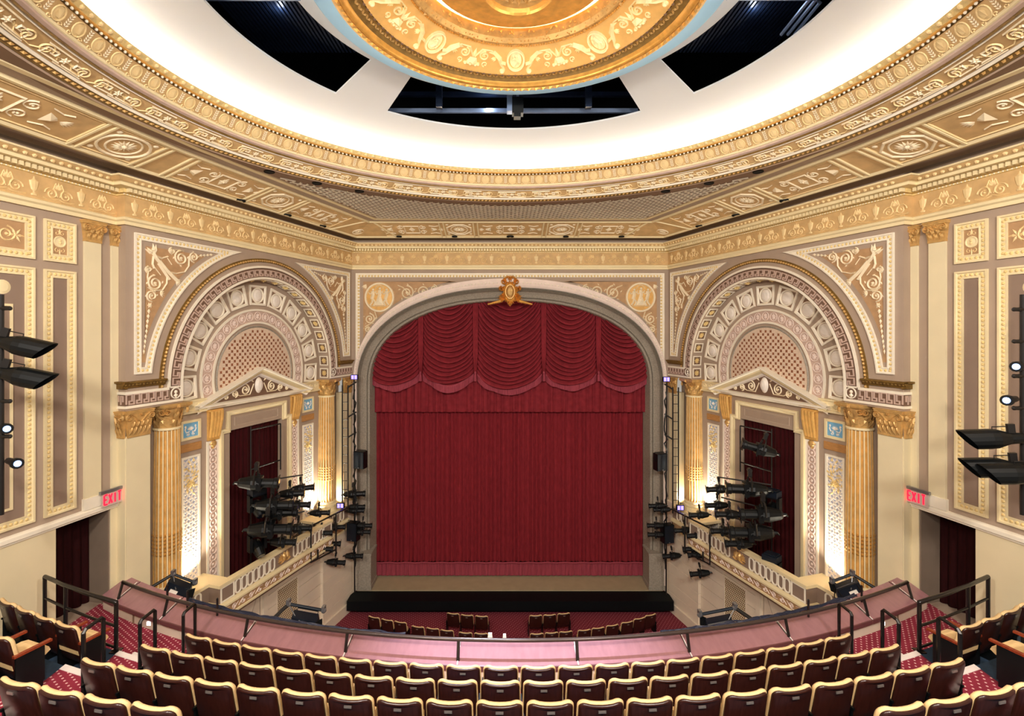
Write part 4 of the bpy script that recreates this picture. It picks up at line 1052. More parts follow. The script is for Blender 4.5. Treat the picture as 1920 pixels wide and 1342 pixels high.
for k in range(26):
    a = k * 2.4; r = .02 + .006 * k; tr.leaf(r * math.cos(a) * 1.0, -.55 + r * math.sin(a) * 2.6, a + .6, .14, .055, .05, .02)
tr.rosette(0, -.72, .13, 7, .06, .02); tr.leaf(-.16, -.9, .9, .5, .05, .05, .02); tr.leaf(.16, -.9, PI - .9, .5, .05, .05, .02)
tr_me = mesh('trophy', tr, EGG)
for d in (-1, 1):
    M = T(UC + d * 1.60, ND, -2.20); c = obj('console', con_me, None, bw, M); obj('console_shell', sh_me, None, c)
    M = T(UC + d * 1.60, ND, -3.05); c = obj('guilloche_strip', gl_me, None, bw, M); obj('strip_fillet', gb_me, None, c); obj('guilloche', gk_me, None, c)
    M = T(UC + d * 2.28, ND, -2.60); c = obj('plaque', bq_me, None, bw, M); obj('plaque_ground', bf_me, None, c); obj('plaque_relief', br_me, None, c)
    obj('ochre_band', ob_me, None, bw, T(UC + d * 2.28, ND, -3.05))
    M = T(UC + d * 2.28, ND, -3.28); c = obj('lattice_panel', lp_me, None, bw, M); obj('lattice_ground', lg_me, None, c); obj('lattice', ll_me, None, c); obj('trophy', tr_me, None, c)
    mb = MB(); x0, x1 = sorted((UC + d * 1.9, UC + d * 2.78)); mb.box(x0, x1, ND, ND + .10, -2.1, -1.86); mb.box(x0, x1, ND, ND + .15, -2.16, -2.1); mb.box(x0, x1, ND, ND + .14, -1.86, -1.82)
    for q in range(3): mb.scroll(x0 + .15 + q * .27, -1.98, .08, 0, 1.2, d, .025, .02, ND + .10)
    obj('side_entablature', mb, CREAM, bw)
# eared architrave round the opening
hl, hu = 1.40, 1.17
pth = [(UC - hl, zb), (UC - hl, -2.78), (UC - hu, -2.78), (UC - hu, -2.30), (UC + hu, -2.30), (UC + hu, -2.78), (UC + hl, -2.78), (UC + hl, zb)]
strip_part('eared_architrave', pth, [(0, 0), (0, .09), (-.05, .09), (-.09, .05), (-.13, .05), (-.13, 0)], CREAM, y=ND)
strip_part('lintel_panel', [(UC - .85, -2.76), (UC + .85, -2.76), (UC + .85, -2.52), (UC - .85, -2.52)], [(-.01, 0), (0, .015), (.01, 0)], TAUPE, True, ND)

# pilasters on the box wall
for u0, u1 in ((.0, .54), (7.95, 8.44)):
    p = obj('pilaster', MB().box(u0, u1, -.3, .02, -7.2, -2.35), PCREAM, bw)
    mb = MB(); capital_flat(mb, u0 + .02, u1 - .02, .03, -2.385, -1.79); obj('capital', mb, GOLD, p)
    if u0 == 0:
        mb = MB(); capital_flat(mb, -.26, -.02, .03, -2.385, -1.79)
        for i, (x, y, z) in enumerate(mb.v): mb.v[i] = (-y, x, z)
        obj('capital_side', mb, GOLD, p)
obj('pilaster_return', MB().box(-.012, 0, -.27, 0, -9, -2.385), PCREAM, bw)

# lower wall under the balcony: panels, grilles, pier
lw = MB()
lw.add([(0, 0, FLZ), (LW, 0, FLZ), (LW, 0, -6.9), (0, 0, -6.9)], [(0, 1, 2, 3)])
lwo = obj('lower_wall', lw, STONE, bw)
pr_ = obj('pier', MB().box(6.62, LW, 0, .12, FLZ, -6.5), STONE, lwo)
for k in range(9):
    z = FLZ + .35 + k * .36; obj('rustic_course', MB().box(6.60, LW, .0, .135, z, z + .335), STONE, lwo)
mb = MB(); mb.box(4.3, LW, 0, .20, FLZ, FLZ + .35); mb.box(0, 4.3, 0, .06, FLZ, FLZ + .35); obj('plinth', mb, STONE, lwo)
for k in range(7):
    z = FLZ + .5 + k * .42; 
    for (a, b) in ((4.15, 4.5), (5.5, 6.6)): obj('stone_course', MB().box(a, b, 0, .035, z, z + .4), STONE, lwo)
obj('frame_post', MB().box(3.95, 4.12, 0, .07, FLZ, -7.3), STONE, lwo)
obj('frame_post', MB().box(2.75, 2.87, 0, .05, FLZ, -7.3), STONE, lwo)
mb = MB(); mb.strip([(2.95, -9.4), (3.87, -9.4), (3.87, -7.55), (2.95, -7.55)], [(-.015, 0), (0, .02), (.015, 0)], True); mb.strip([(2.95, -9.4), (3.87, -7.55)], [(-.012, 0), (0, .015), (.012, 0)]); mb.strip([(3.87, -9.4), (2.95, -7.55)], [(-.012, 0), (0, .015), (.012, 0)])
obj('wall_panel', mb, TAUPE, lwo)
gp = obj('vent_grille', MB().strip([(4.5, -9.35), (5.5, -9.35), (5.5, -7.95), (4.5, -7.95)], [(0, 0), (0, .04), (.05, .04), (.05, 0)], True), STONE, lwo)
obj('grille_backing', MB().box(4.55, 5.45, 0, .012, -9.3, -8.0), BROWN, gp)
mb = MB()
for i in range(14):
    for j in range(20): mb.disc(4.58 + i * .065 + (.032 if j % 2 else 0), -9.27 + j * .065, .024, .01, 6, .012)
tag(obj('grille_mesh', mb, PCREAM, gp), kind='stuff')
# stage-side return between pier and stage wall
obj('corner_pier', MB().box(LW - .12, LW + .05, -.4, .14, FLZ, -7.0), STONE, lwo)

# mirror the whole box wall
bwr = copy_tree(bw, MIR @ WF); bwr.name = 'wall_right_box'

# ---- things that stand in the box walls: columns, balcony, box curtain
def make_column():
    root = empty('fluted_column', WF @ T(UC - 3.07, ND + .19, -6.49))
    n = 20; sh = MB(); z0, z1 = .34, 4.09
    def ring(z, r):
        o = []
        for i in range(n):
            for k, dr in ((0, 0), (.30, 0), (.36, -.02), (.5, -.045), (.86, -.045), (.94, -.02)):
                a = 2 * PI * (i + k) / n; o.append(((r + dr) * math.cos(a), (r + dr) * math.sin(a), z))
        return o
    rows = [(z0, .30), (z0 + 1.2, .30), (z0 + 2.5, .285), (z1, .265)]
    for (a, ra), (b, rb_) in zip(rows, rows[1:]):
        p, q = ring(a, ra), ring(b, rb_); m = len(p); o = len(sh.v); sh.v += p + q
        for i in range(m):
            j = (i + 1) % m; sh.f.append([o + i, o + j, o + m + j, o + m + i]); sh.m.append(0 if i % 6 == 0 else 1)
    obj('shaft', sh, [CREAM, FLUTE], root)
    bd = MB()
    for i in range(n):
        a = 2 * PI * (i + .66) / n
        for k in range(6): bd.ball((.285 * math.cos(a), .285 * math.sin(a), z0 + .78 + k * .09), .033, 6)
    tag(obj('flute_beads', bd, BRGOLD, root), kind='stuff')
    obj('base', MB().lathe([(.01, .0), (.40, .0), (.40, .12), (.37, .13), (.39, .18), (.38, .23), (.33, .25), (.34, .30), (.31, .34), (.01, .34)], 28), CREAM, root)
    obj('necking', MB().lathe([(.27, 4.070), (.295, 4.085), (.295, 4.120), (.27, 4.135)], 28), CREAM, root)
    cp = MB(); cp.lathe([(.26, 4.120), (.265, 4.370), (.31, 4.590), (.35, 4.630)], 24); hs = .37
    cp.box(-hs, hs, -hs, hs, 4.640, 4.710); cp.box(-hs + .03, hs - .03, -hs + .03, hs - .03, 4.610, 4.650)
    for tier, cnt, zz, hh, rr in ((0, 10, 4.140, .22, .265), (1, 10, 4.290, .24, .275)):
        for k in range(cnt):
            t = MB(); acanthus(t, 0, 0, 0, .17, hh); a = 2 * PI * (k + .5 * tier) / cnt
            cp.add([((rr + y * 1.0) * math.cos(a) - x * math.sin(a), (rr + y * 1.0) * math.sin(a) + x * math.cos(a), zz + z) for x, y, z in t.v], t.f)
    for k in range(4):
        a = PI / 4 + k * PI / 2
        for e in (-1, 1):
            t = MB().scroll(0, 0, .085, PI / 2, 1.5, e, .04, .04)
            b = a + e * PI / 4 * .0
            t.v = [((.40 + y) * math.cos(a) - (x + e * .06) * math.sin(a), (.40 + y) * math.sin(a) + (x + e * .06) * math.cos(a), 4.530 + z) for x, y, z in t.v]; cp.add(t.v, t.f)
        a = k * PI / 2; t = MB().rosette(0, 0, .06, 6, .04)
        cp.add([((.36 + y) * math.cos(a) - x * math.sin(a), (.36 + y) * math.sin(a) + x * math.cos(a), 4.650 + z) for x, y, z in t.v], t.f)
    obj('capital', cp, GOLD, root)
    return root
G = 'fluted gilded columns framing the boxes'
c1 = tag(make_column(), 'fluted gold and cream column at the rear end of the left box', 'column', G)
c2 = copy_tree(c1, WF @ T(UC + 3.07, ND + .19, -6.49)); c2['label'] = 'fluted gold and cream column at the stage end of the left box'
mirror(c1, 'fluted gold and cream column at the rear end of the right box'); mirror(c2, 'fluted gold and cream column at the stage end of the right box')

bal = empty('box_balcony', WF @ T(UC, .5, -7.55))
def bb(x0, x1, y0, y1, z0, z1): return MB().box(x0 - UC, x1 - UC, y0 - .5, y1 - .5, z0 + 7.55, z1 + 7.55)
def bpath(o):   # plan of the balcony edge
    w = 2.29
    return [(-3.85, .18 + o - .5), (-w - o, .18 + o - .5), (-w - o, .53 + o - .5), (w + o, .53 + o - .5), (w + o, .18 + o - .5), (3.72, .18 + o - .5)]
def bring(prof, m, name):
    mb = MB(); V = []; k = len(prof)
    P = [bpath(o) for o, z in prof]
    for i in range(6):
        for t in range(k): V.append((P[t][i][0], P[t][i][1], prof[t][1] + 7.55))
    mb.add(V, [(i * k + t, (i + 1) * k + t, (i + 1) * k + t + 1, i * k + t + 1) for i in range(5) for t in range(k - 1)])
    return obj(name, mb, m, bal)
bring([(0, -6.58), (0, -6.99)], FIELD, 'fascia')
P_ = bpath(.03); mb = MB(); w = 2.32; zz = (7.55 - 6.58, 7.55 - 6.50)
mb.slab([P_[1], P_[2], P_[3], P_[4], (w, -.14), (w - .0, -.14), (2.1, -.14), (-2.1, -.14), (-w, -.14)], *zz); obj('coping', mb, CREAM, bal)
for a, b in ((-3.85, -1.9), (1.9, 3.72)): mb = MB(); mb.slab([(a, -.29), (b, -.29), (b, -.94), (a, -.94)], *zz); obj('pedestal_top', mb, CREAM, bal)
for d in (-1, 1): mb = MB(); x0, x1 = sorted((d * 1.9, d * 2.32)); mb.slab([(x0, -.29), (x1, -.29), (x1, -.14), (x0, -.14)], *zz); obj('pedestal_top', mb, CREAM, bal)
mb = MB(); mb.slab([(-1.92, .0), (1.92, .0), (1.92, -.94), (-1.92, -.94)], .05, .10); obj('box_floor', mb, DBROWN, bal)
mb = MB(); mb.box(-1.9, 1.9, -.16, -.14, .1, 7.55 - 6.58); obj('inner_face', mb, TAUPE, bal)
bring([(0, -6.98), (.06, -6.99), (.09, -7.04), (.09, -7.09), (.04, -7.10), (.03, -7.12)], CREAM, 'string_moulding')
bring([(.03, -7.12), (.02, -7.34)], TAN, 'scroll_frieze')
bring([(.02, -7.34), (.05, -7.35), (.05, -7.40), (-.02, -7.44), (-.5, -7.44)], CREAM, 'bottom_moulding')
ov = MB(); w_, h_ = .085, .18
pts = [(w_ * math.cos(a), h_ - w_ + w_ * math.sin(a)) for a in [PI * i / 8 for i in range(9)]] + [(w_ * math.cos(a), -h_ + w_ + w_ * math.sin(a)) for a in [PI + PI * i / 8 for i in range(9)]]
ov.strip(pts, [(-.022, 0), (-.018, .02), (.018, .02), (.022, 0)], True); ov_me = mesh('oval_link', ov, WHITE)
rc = MB(); rc.strip([(-.2, -.18), (.2, -.18), (.2, .18), (-.2, .18)], [(-.02, 0), (-.015, .02), (.015, .02), (.02, 0)], True); rc_me = mesh('square_link', rc, WHITE)
yb = .53 - .5; zc_ = 7.55 - 6.78
for d in (-1, 1):
    for k in range(7): obj('oval_link', ov_me, None, bal, T(d * (.48 + k * .205), yb, zc_))
    obj('square_link', rc_me, None, bal, T(d * 2.05, yb, zc_))
    for k in range(3 if d < 0 else 4): obj('oval_link', ov_me, None, bal, T(d * (2.62 + k * .25), .18 - .5, zc_))
ea = MB()
for d in (-1, 1):
    for q in range(5): ea.leaf(d * .03, -.04, PI / 2 - d * (.5 + q * .28), .24, .07, .05)
    ea.ribbon([(d * .05, -.1), (d * .14, -.13), (d * .24, -.08)], .05, .04)
ea.disc(0, .0, .08, .07, 12, rz=.13); ea.disc(.0, .13, .04, .06, 8)
obj('cartouche', ea, GOLD, bal, T(0, yb, zc_))
fs_ = MB()
for k in range(16): 
    x = -2.15 + k * .286; fs_.scroll(x, 0, .07, 0, 1.3, 1 if k % 2 else -1, .025, .02); fs_.ribbon([(x - .14, -.06), (x, -.075 if k % 2 else .075), (x + .14, .06)], .02, .015)
obj('frieze_scrolls', fs_, ROSEW, bal, T(0, yb + .025, 7.55 - 7.23))
tag(bal, 'projecting left box balcony with ivory oval link parapet', 'balcony', 'box balconies')
mirror(bal, 'projecting right box balcony with ivory oval link parapet')

def drape(name, w, h, folds, depth, m, mx, seed=0, rows=3, gather=0.0):
    rnd = random.Random(seed); n = folds * 8; mb = MB(); ph = [rnd.uniform(-.35, .35) for _ in range(folds + 2)]; am = [rnd.uniform(.55, 1.0) for _ in range(folds + 2)]
    for r in range(rows + 1):
        for i in range(n + 1):
            t = i / n * folds; k = int(t); f = t - k; a = am[k] * (1 - f) + am[k + 1] * f; p = ph[k] * (1 - f) + ph[k + 1] * f
            z = h * (1 - r / rows)
            mb.v.append((-w / 2 + w * i / n, depth * a * (2.2 * abs(math.sin(PI * (t + p + .05 * r / rows))) ** .55 - 1.3), z))
    for r in range(rows):
        for i in range(n): mb.f.append([r * (n + 1) + i, r * (n + 1) + i + 1, (r + 1) * (n + 1) + i + 1, (r + 1) * (n + 1) + i]); mb.m.append(0)
    return obj(name, mb, m, None, mx, smooth=True)
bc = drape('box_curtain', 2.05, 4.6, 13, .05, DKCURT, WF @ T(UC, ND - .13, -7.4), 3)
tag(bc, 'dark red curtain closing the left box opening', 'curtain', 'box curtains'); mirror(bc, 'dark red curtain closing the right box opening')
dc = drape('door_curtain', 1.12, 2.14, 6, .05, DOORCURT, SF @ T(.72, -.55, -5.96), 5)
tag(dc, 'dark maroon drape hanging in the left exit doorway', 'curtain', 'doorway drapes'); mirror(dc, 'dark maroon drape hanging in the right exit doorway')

# ---- house curtain and swagged valance
hc = empty('house_curtain', T(0, 20.05, STZ + .06))
mb = drape('drape', 11.5, 7.4, 70, .06, VELVET, None, 11, 4); mb.parent = hc; mb.matrix_basis = T(0, 0, .55) @ Matrix.Scale(-1, 4, (0, 1, 0))
fb_ = drape('fringe', 11.5, .5, 62, .04, FRINGE, None, 11, 2); fb_.parent = hc; fb_.matrix_basis = T(0, -.05, .0) @ Matrix.Scale(-1, 4, (0, 1, 0))
obj('fringe_heading', MB().tube([(-5.75 + 11.5 * i / 60, -.10, .53 + .012 * math.sin(i * 1.7)) for i in range(61)], .035, 6), FRINGE, hc)
tag(hc, 'maroon pleated house curtain filling the stage opening', 'curtain')
va = empty('valance', T(0, 19.72, -3.28))
pv = drape('pleated_skirt', 11.3, 2.2, 44, .085, VELVET2, None, 21, 2); pv.parent = va; pv.matrix_basis = T(0, .08, .0) @ Matrix.Scale(-1, 4, (0, 1, 0))
def swag(x0, x1, zb_, zt, cusp, sd):
    w = x1 - x0; mb = MB(); ns, nt_ = 26, 190; nf = 19; rnd = random.Random(sd); ph = [rnd.uniform(-.22, .22) for _ in range(nf + 3)]
    def pt(s, t):
        q = abs(2 * s - 1); sag = (1 - q ** 1.9)
        ze = zt + (cusp - zt) * t ** .93; S = (.42 * w + (cusp - zb_ - .42 * w) * t)
        k = t * nf; i = int(k); f = k - i; p = ph[i] * (1 - f) + ph[i + 1] * f
        ww = k + p + .22 * math.sin(s * 5 + i * .6); ww -= math.floor(ww)
        wv = (math.sin(PI * min(1, ww * 1.25)) ** .8 if ww < .8 else 0)
        fall = min(1, (1 - q) * 4) ** .7; d = (.04 + .12 * t) * sag + .22 * wv * fall
        return (x0 + w * s, -d, ze - sag * S - .10 * wv * fall)
    for j in range(nt_ + 1):
        for i in range(ns + 1): mb.v.append(pt(i / ns, j / nt_))
    for j in range(nt_):
        for i in range(ns): mb.f.append([j * (ns + 1) + i, j * (ns + 1) + i + 1, (j + 1) * (ns + 1) + i + 1, (j + 1) * (ns + 1) + i]); mb.m.append(0)
    o = obj('swag', mb, VELVET2, va, smooth=True)
    fr2_ = MB()
    for i in range(ns * 3 + 1):
        p = pt(i / ns / 3, 1.0); fr2_.v += [(p[0], p[1] - .02, p[2] + .06), (p[0], p[1] - .05, p[2]), (p[0], p[1] - .03 - .008 * (i % 2), p[2] - .24)]
    for i in range(ns * 3):
        for t in range(2): fr2_.f.append([i * 3 + t, i * 3 + 3 + t, i * 3 + 4 + t, i * 3 + 1 + t]); fr2_.m.append(0)
    obj('swag_fringe', fr2_, FRINGE, o)
vz = 3.28
edges = [-5.62, -3.52, -1.36, 1.34, 3.50, 5.62]; bots = [-2.42, -2.38, -2.58, -2.40, -2.46]
for i in range(5): swag(edges[i] + .06, edges[i + 1] - .06, bots[i] + vz + .24, 2.3 + vz, -1.78 + vz, i + 40)
for i, x in enumerate(edges):
    mb = MB()
    for k in range(3): mb.tube([(x - .07 + k * .07, -.12, 1.5 + vz), (x - .06 + k * .06, -.14, -.9 + vz), (x - .03 + k * .03, -.16, -1.72 + vz)], [.05, .045, .03], 6)
    obj('jabot', mb, VELVET2, va, smooth=True)
    if 0 < i < 5: obj('tassel', MB().lathe([(.001, -1.62 + vz), (.03, -1.64 + vz), (.05, -1.7 + vz), (.035, -1.76 + vz), (.05, -1.8 + vz), (.062, -2.02 + vz), (.001, -2.03 + vz)], 10, x, -.2), FRINGE, va)
tag(va, 'maroon swagged valance with five fringed scallops under the arch', 'valance')

# ---- gilded cartouche over the arch
ca = empty('cartouche', T(0, 18.93, 1.02)); m = MB()
m.disc(0, .40, .26, .10, 20, .0, rz=.40)
for q in range(18):
    t = 2 * PI * q / 18; m.leaf(.22 * math.cos(t), .40 + .34 * math.sin(t), t + .8, .15, .09, .10, .04)
sh = MB().disc(0, .42, .15, .14, 16, .12, rz=.24); sh.ringxz(0, .42, .17, .04, .05, 18, .12, rz=.26)
for d in (-1, 1):
    for (x, z, r, q) in ((.25, .82, .11, 1), (.33, .55, .09, -1), (.31, .24, .12, 1)): m.scroll(d * x, z, r, PI / 2, 1.4, d * q, .06, .08, .03)
    m.ribbon([(d * .22, .92), (d * .1, 1.0), (0, .98)], .09, .1, .06)
    for k in range(9): m.ball((d * (.38 + k * .055), -.1, .06 - k * .014), .06 - k * .003, 6)
    for q in range(4): m.leaf(d * .2, .14, PI / 2 - d * (1.1 + q * .35), .30, .09, .08, .04)
m.rosette(0, .93, .11, 7, .08, .08); m.leaf(0, .06, -PI / 2, .2, .2, .12, .06)
for o_ in (m, sh):
    o_.v = [(x, -abs(y), z) for x, y, z in o_.v]
obj('scrollwork', m, BRGOLD, ca); obj('shield', sh, GOLD, ca)
tag(ca, 'gilded cartouche with shield crowning the stage arch', 'cartouche')
# ================================================================== MEZZANINE
RCY = 26.5
def onarc(r, x): return (x, RCY - math.sqrt(r * r - x * x))
TR = [18.2, 19.40, 20.36, 21.32, 22.28, 23.3]; TZ = [-5.84 + .46 * i for i in range(5)]; XL = [8.85, 9.0, 9.2, 9.4, 9.6]
mz = MB(); mz.slab(arcband(TR[0], TR[1] + .1, 0, 0, -XL[0], XL[0], 48, RCY), TZ[0] - .25, TZ[0])
mezz = struct(obj('floor_mezzanine', mz, CARPET))
for i in range(1, 5):
    t = MB().slab(arcband(TR[i], TR[i + 1] + .05, 0, 0, -XL[i], XL[i], 48, RCY), TZ[i - 1] - .1, TZ[i]); obj('seat_tier', t, BLUEFL, mezz)
    for sx in (-1, 1):
        # carpeted aisle with a half step and white nosings
        a, b = sorted((sx * 5.62, sx * 6.66))
        st_ = MB().slab(arcband(TR[i] - .32, TR[i] + .02, 0, 0, a, b, 6, RCY), TZ[i - 1], TZ[i - 1] + .23); obj('aisle_step', st_, CARPET, mezz)
        al = MB().slab(arcband(TR[i], TR[i + 1], 0, 0, a, b, 6, RCY), TZ[i], TZ[i] + .012); obj('aisle_carpet', al, CARPET, mezz)
        for r, z in ((TR[i] - .32, TZ[i - 1] + .23), (TR[i], TZ[i] + .012)):
            obj('step_nosing', MB().slab(arcband(r - .012, r + .085, 0, 0, a, b, 6, RCY), z - .02, z + .008), NOSE, mezz)
# parapet: knee wall, laminate panels with seams, outer face
pw = MB().slab(arcband(17.72, 18.28, 0, 0, -8.62, 8.62, 60, RCY), -7.3, -5.60); para = struct(obj('wall_parapet', pw, STONE))
PX = [-8.62, -8.15, -6.8, -4.9, -2.95, -1.0, 1.0, 2.95, 4.9, 6.8, 8.15, 8.62]
for a, b in zip(PX, PX[1:]):
    p_ = []
    n_ = 10; xs = [a + .012 + (b - a - .024) * i / n_ for i in range(n_ + 1)]
    mb = MB(); V = []
    for x in xs:
        for r, z in ((18.34, -5.60), (18.34, -5.535), (18.02, -5.51), (17.68, -5.485), (17.64, -5.56), (17.66, -5.62)): V.append(onarc(r, x) + (z,))
    mb.add(V, [(i * 6 + t, i * 6 + 6 + t, i * 6 + 7 + t, i * 6 + 1 + t) for i in range(n_) for t in range(5)]); obj('parapet_panel', mb, PARA, para)
    mb = MB(); V = []
    for x in xs:
        for r, z in ((18.345, -5.62), (18.355, -5.60), (18.355, -5.535), (18.335, -5.53)): V.append(onarc(r, x) + (z,))
    mb.add(V, [(i * 4 + t, i * 4 + 4 + t, i * 4 + 5 + t, i * 4 + 1 + t) for i in range(n_) for t in range(3)]); obj('panel_edge', mb, PARAED, para)
for sx in (-1, 1):
    mb = MB(); x, y = onarc(18.285, sx * 7.15); d = .04; mb.box(x - d, x + d, y - .012, y + .012, -5.76, -5.69); obj('step_light', mb, STEPLED, para)
    for xx in (5.9, 7.6): 
        x, y = onarc(18.29, sx * xx); obj('wall_seam', MB().box(x - .012, x + .012, y - .01, y + .01, TZ[0], -5.62), BROWN, para)
pr = empty('parapet_rail', T(0, 8.3, -5.52))
def L_(p): return (p[0], p[1] - 8.3, p[2] + 5.52)
for z, r, nm in ((-5.24, .034, 'top_rail'),):
    obj(nm, MB().tube([L_(onarc(18.13, -8.15 + 16.3 * i / 60) + (z,)) for i in range(61)], r, 8), TOPRAIL, pr, smooth=True)
for x in PX[1:-1]:
    a = onarc(18.13, x); b = onarc(18.24, x)
    obj('post', MB().tube([L_(a + (-5.25,)), L_(b + (-5.53,))], .028, 6), RAILM, pr)
    obj('foot_strap', MB().tube([L_(onarc(18.34, x * 1.002) + (-5.53,)), L_(onarc(17.75, x * 1.004) + (-5.47,))], .011, 4), NOSE, pr)  # white paint stands in for the bright reflection along the metal seam
tag(pr, 'black curved safety rail on top of the mezzanine parapet', 'railing')
# guard rails in front of the side seats
def guard():
    g = empty('guard_rail', T(-7.7, 8.75, TZ[1]))
    P = [onarc(19.40, x) for x in (-6.72, -7.4, -8.05, -8.72)]
    l = lambda p, z: (p[0] + 7.7, p[1] - 8.75, z)
    obj('top_rail', MB().tube([l(P[0], .78)] + [l(p, .82) for p in P] + [l(P[-1], .78)], .034, 8), RAILM, g, smooth=True)
    obj('middle_rail', MB().tube([l(p, .42) for p in P], .022, 8), RAILM, g)
    obj('bottom_rail', MB().tube([l(P[0], .06), l(P[1], .06)], .02, 8), RAILM, g)
    for p in (P[0], P[2], P[3]): obj('post', MB().tube([l(p, 0), l(p, .82)], .032, 8), RAILM, g)
    obj('foot_plate', MB().box(P[0][0] + 7.63, P[0][0] + 7.77, P[0][1] - 8.82, P[0][1] - 8.68, 0, .02), RAILM, g)
    return g
g = tag(guard(), 'black guard rail in front of the left side seats', 'railing', 'side guard rails'); mirror(g, 'black guard rail in front of the right side seats')
def loop(i):
    x = -5.68; y = onarc(19.22 + .96 * i, x)[1] + .45
    h = empty('aisle_handrail', T(x, y, TZ[i] + .0)); t = 1.02
    obj('hoop', MB().tube([(0, -.16, 0), (0, -.16, t - .03), (0, -.13, t), (0, .13, t), (0, .16, t - .03), (0, .16, 0)], .026, 6), RAILM, h)
    obj('foot_plate', MB().box(-.07, .07, -.21, -.11, 0, .012).box(-.07, .07, .11, .21, 0, .012), RAILM, h)
    return h
for i, w in enumerate(('front', 'second', 'third')):
    h = tag(loop(i), 'black hoop handrail at the left aisle end of the %s seat row' % w, 'handrail', 'aisle hoop handrails'); mirror(h, 'black hoop handrail at the right aisle end of the %s seat row' % w)

# ---- seats
def outline(hw, z0, z1, r, dip=.014):
    p = [(-hw + .02, z0), (-hw - .005, z0 + .25 * (z1 - z0))]
    for k in range(7):
        a = PI - PI / 2 * k / 6; p.append((-hw + r + r * math.cos(a), z1 - r + r * math.sin(a)))
    p += [(x, z1 - dip * (1 - (x / hw) ** 2)) for x in (-.12, -.06, 0, .06, .12)]
    for k in range(7):
        a = PI / 2 - PI / 2 * k / 6; p.append((hw - r + r * math.cos(a), z1 - r + r * math.sin(a)))
    return p + [(hw + .005, z0 + .25 * (z1 - z0)), (hw - .02, z0)]
def shell(rings, H=.88):       # stacked outlines -> closed cushion; x curve and recline applied
    mb = MB(); n = len(rings[0][0])
    for p, y in rings: mb.v += [(x, y + .045 * (x / .26) ** 2 + (H - z) * .20, z) for x, z in p]
    for j in range(len(rings) - 1):
        for i in range(n): k = (i + 1) % n; mb.f.append([j * n + i, j * n + k, j * n + n + k, j * n + n + i]); mb.m.append(0)
    mb.f.append(list(range(n - 1, -1, -1))); mb.m.append(0); mb.f.append([(len(rings) - 1) * n + i for i in range(n)]); mb.m.append(0)
    return mb
def make_seat(down, end):
    s = empty('theatre_seat')
    o = outline
    up = shell([(o(.24, .36, .858, .065), .0), (o(.255, .34, .876, .08), .012), (o(.260, .33, .88, .085), .03), (o(.255, .33, .87, .085), .052), (o(.22, .36, .81, .08), .075)])
    obj('upholstery', up, CUSH, s, smooth=True)
    wd = shell([(o(.225, .28, .838, .06, .012), -.026), (o(.246, .27, .858, .07, .012), -.014), (o(.250, .26, .862, .07, .012), .012)])
    b = obj('back_panel', wd, WOOD, s, smooth=True)
    pl = MB().box(-.042, .042, -.036 + .025, -.027 + .025, .768, .794); obj('number_plate', pl, PLATE, b)
    if down: c = MB(); sec = [(.10, .40), (.09, .47), (.16, .50), (.42, .51), (.50, .49), (.52, .44), (.46, .40)]; c.v = [(sx * w, y, z) for sx, w in ((-1, .23), (-1, .215), (1, .215), (1, .23)) for y, z in sec]
    else: c = MB(); sec = [(.21, .33), (.26, .31), (.31, .35), (.29, .56), (.26, .60), (.22, .59), (.20, .50)]; c.v = [(sx * w, y, z) for sx, w in ((-1, .23), (-1, .215), (1, .215), (1, .23)) for y, z in sec]
    c.v = [(x * (1.0 if k // 7 in (1, 2) else 1.0), y, z) for k, (x, y, z) in enumerate(c.v)]
    k = 7; c.f = [[j * k + i, j * k + (i + 1) % k, (j + 1) * k + (i + 1) % k, (j + 1) * k + i] for j in range(3) for i in range(k)] + [list(range(k)), list(range(4 * k - 1, 3 * k - 1, -1))]; c.m = [0] * len(c.f)
    obj('seat_cushion', c, CUSH, s)
    for d in ((-1, 1) if end else (-1,)):
        x = d * .2785
        za = .585 if down else .47
        obj('armrest', MB().box(x - (.028 if down else .012), x + (.028 if down else .012), .08, .50 if down else .34, za, za + .03), ARMW if down else LIGHTBLK, s)
        st = MB().box(x - .012, x + .012, .10, .42 if down else .32, .10, za); st.box(x - .012, x + .012, .12, .40, .0, .10); obj('standard', st, LIGHTBLK, s)
    return s
proto = make_seat(False, False); proto_e = make_seat(False, True); proto_d = make_seat(True, True)
def place(src, x, y, z, a, label, group, sc=1.0, name=None):
    c = copy_tree(src, T(x, y, z) @ Matrix.Rotation(a, 4, 'Z') @ Matrix.Scale(sc, 4)); tag(c, label, 'seat', group); return c
RN = ['front', 'second', 'third', 'fourth']
for i in range(4):
    r = 19.22 + .96 * i; th = math.asin(5.5 / r)
    for k in range(20):
        a = -th + 2 * th * (k + .5) / 20; X = r * math.sin(a); Y = RCY - r * math.cos(a)
        if HOR + F * -(TZ[i] + .86) / Y > 1338: continue
        if i == 3 and (k == 0 or k == 19): pass
        src = proto_e if k == 19 else proto
        side = 'left' if k < 10 else 'right'; q = k if k < 10 else 19 - k
        lab = '%s-row mezzanine seat with gold rim, %s from the %s aisle' % (RN[i], ORD[q], side)
        place(src, X, Y, TZ[i], -a * -1, lab, 'mezzanine seats of the %s row' % RN[i])
for sx, sd in ((-1, 'left'), (1, 'right')):
    for i in (1, 2):
        r = 19.22 + .96 * i
        for k in range(4 if i == 1 else 2):
            a = sx * (math.asin(6.98 / r) + k * .558 / r); X = r * math.sin(a); Y = RCY - r * math.cos(a)
            nm = 'near' if i == 2 else 'guard rail'
            lab = ('%s side block seat behind the guard rail, %s from the aisle' if i == 1 else '%s side block rear row seat beside the frame edge, %s from the aisle') % (sd, ORD[k])
            place(proto_d if k == 0 else proto, X, Y, TZ[i], a, lab, 'side block seats')
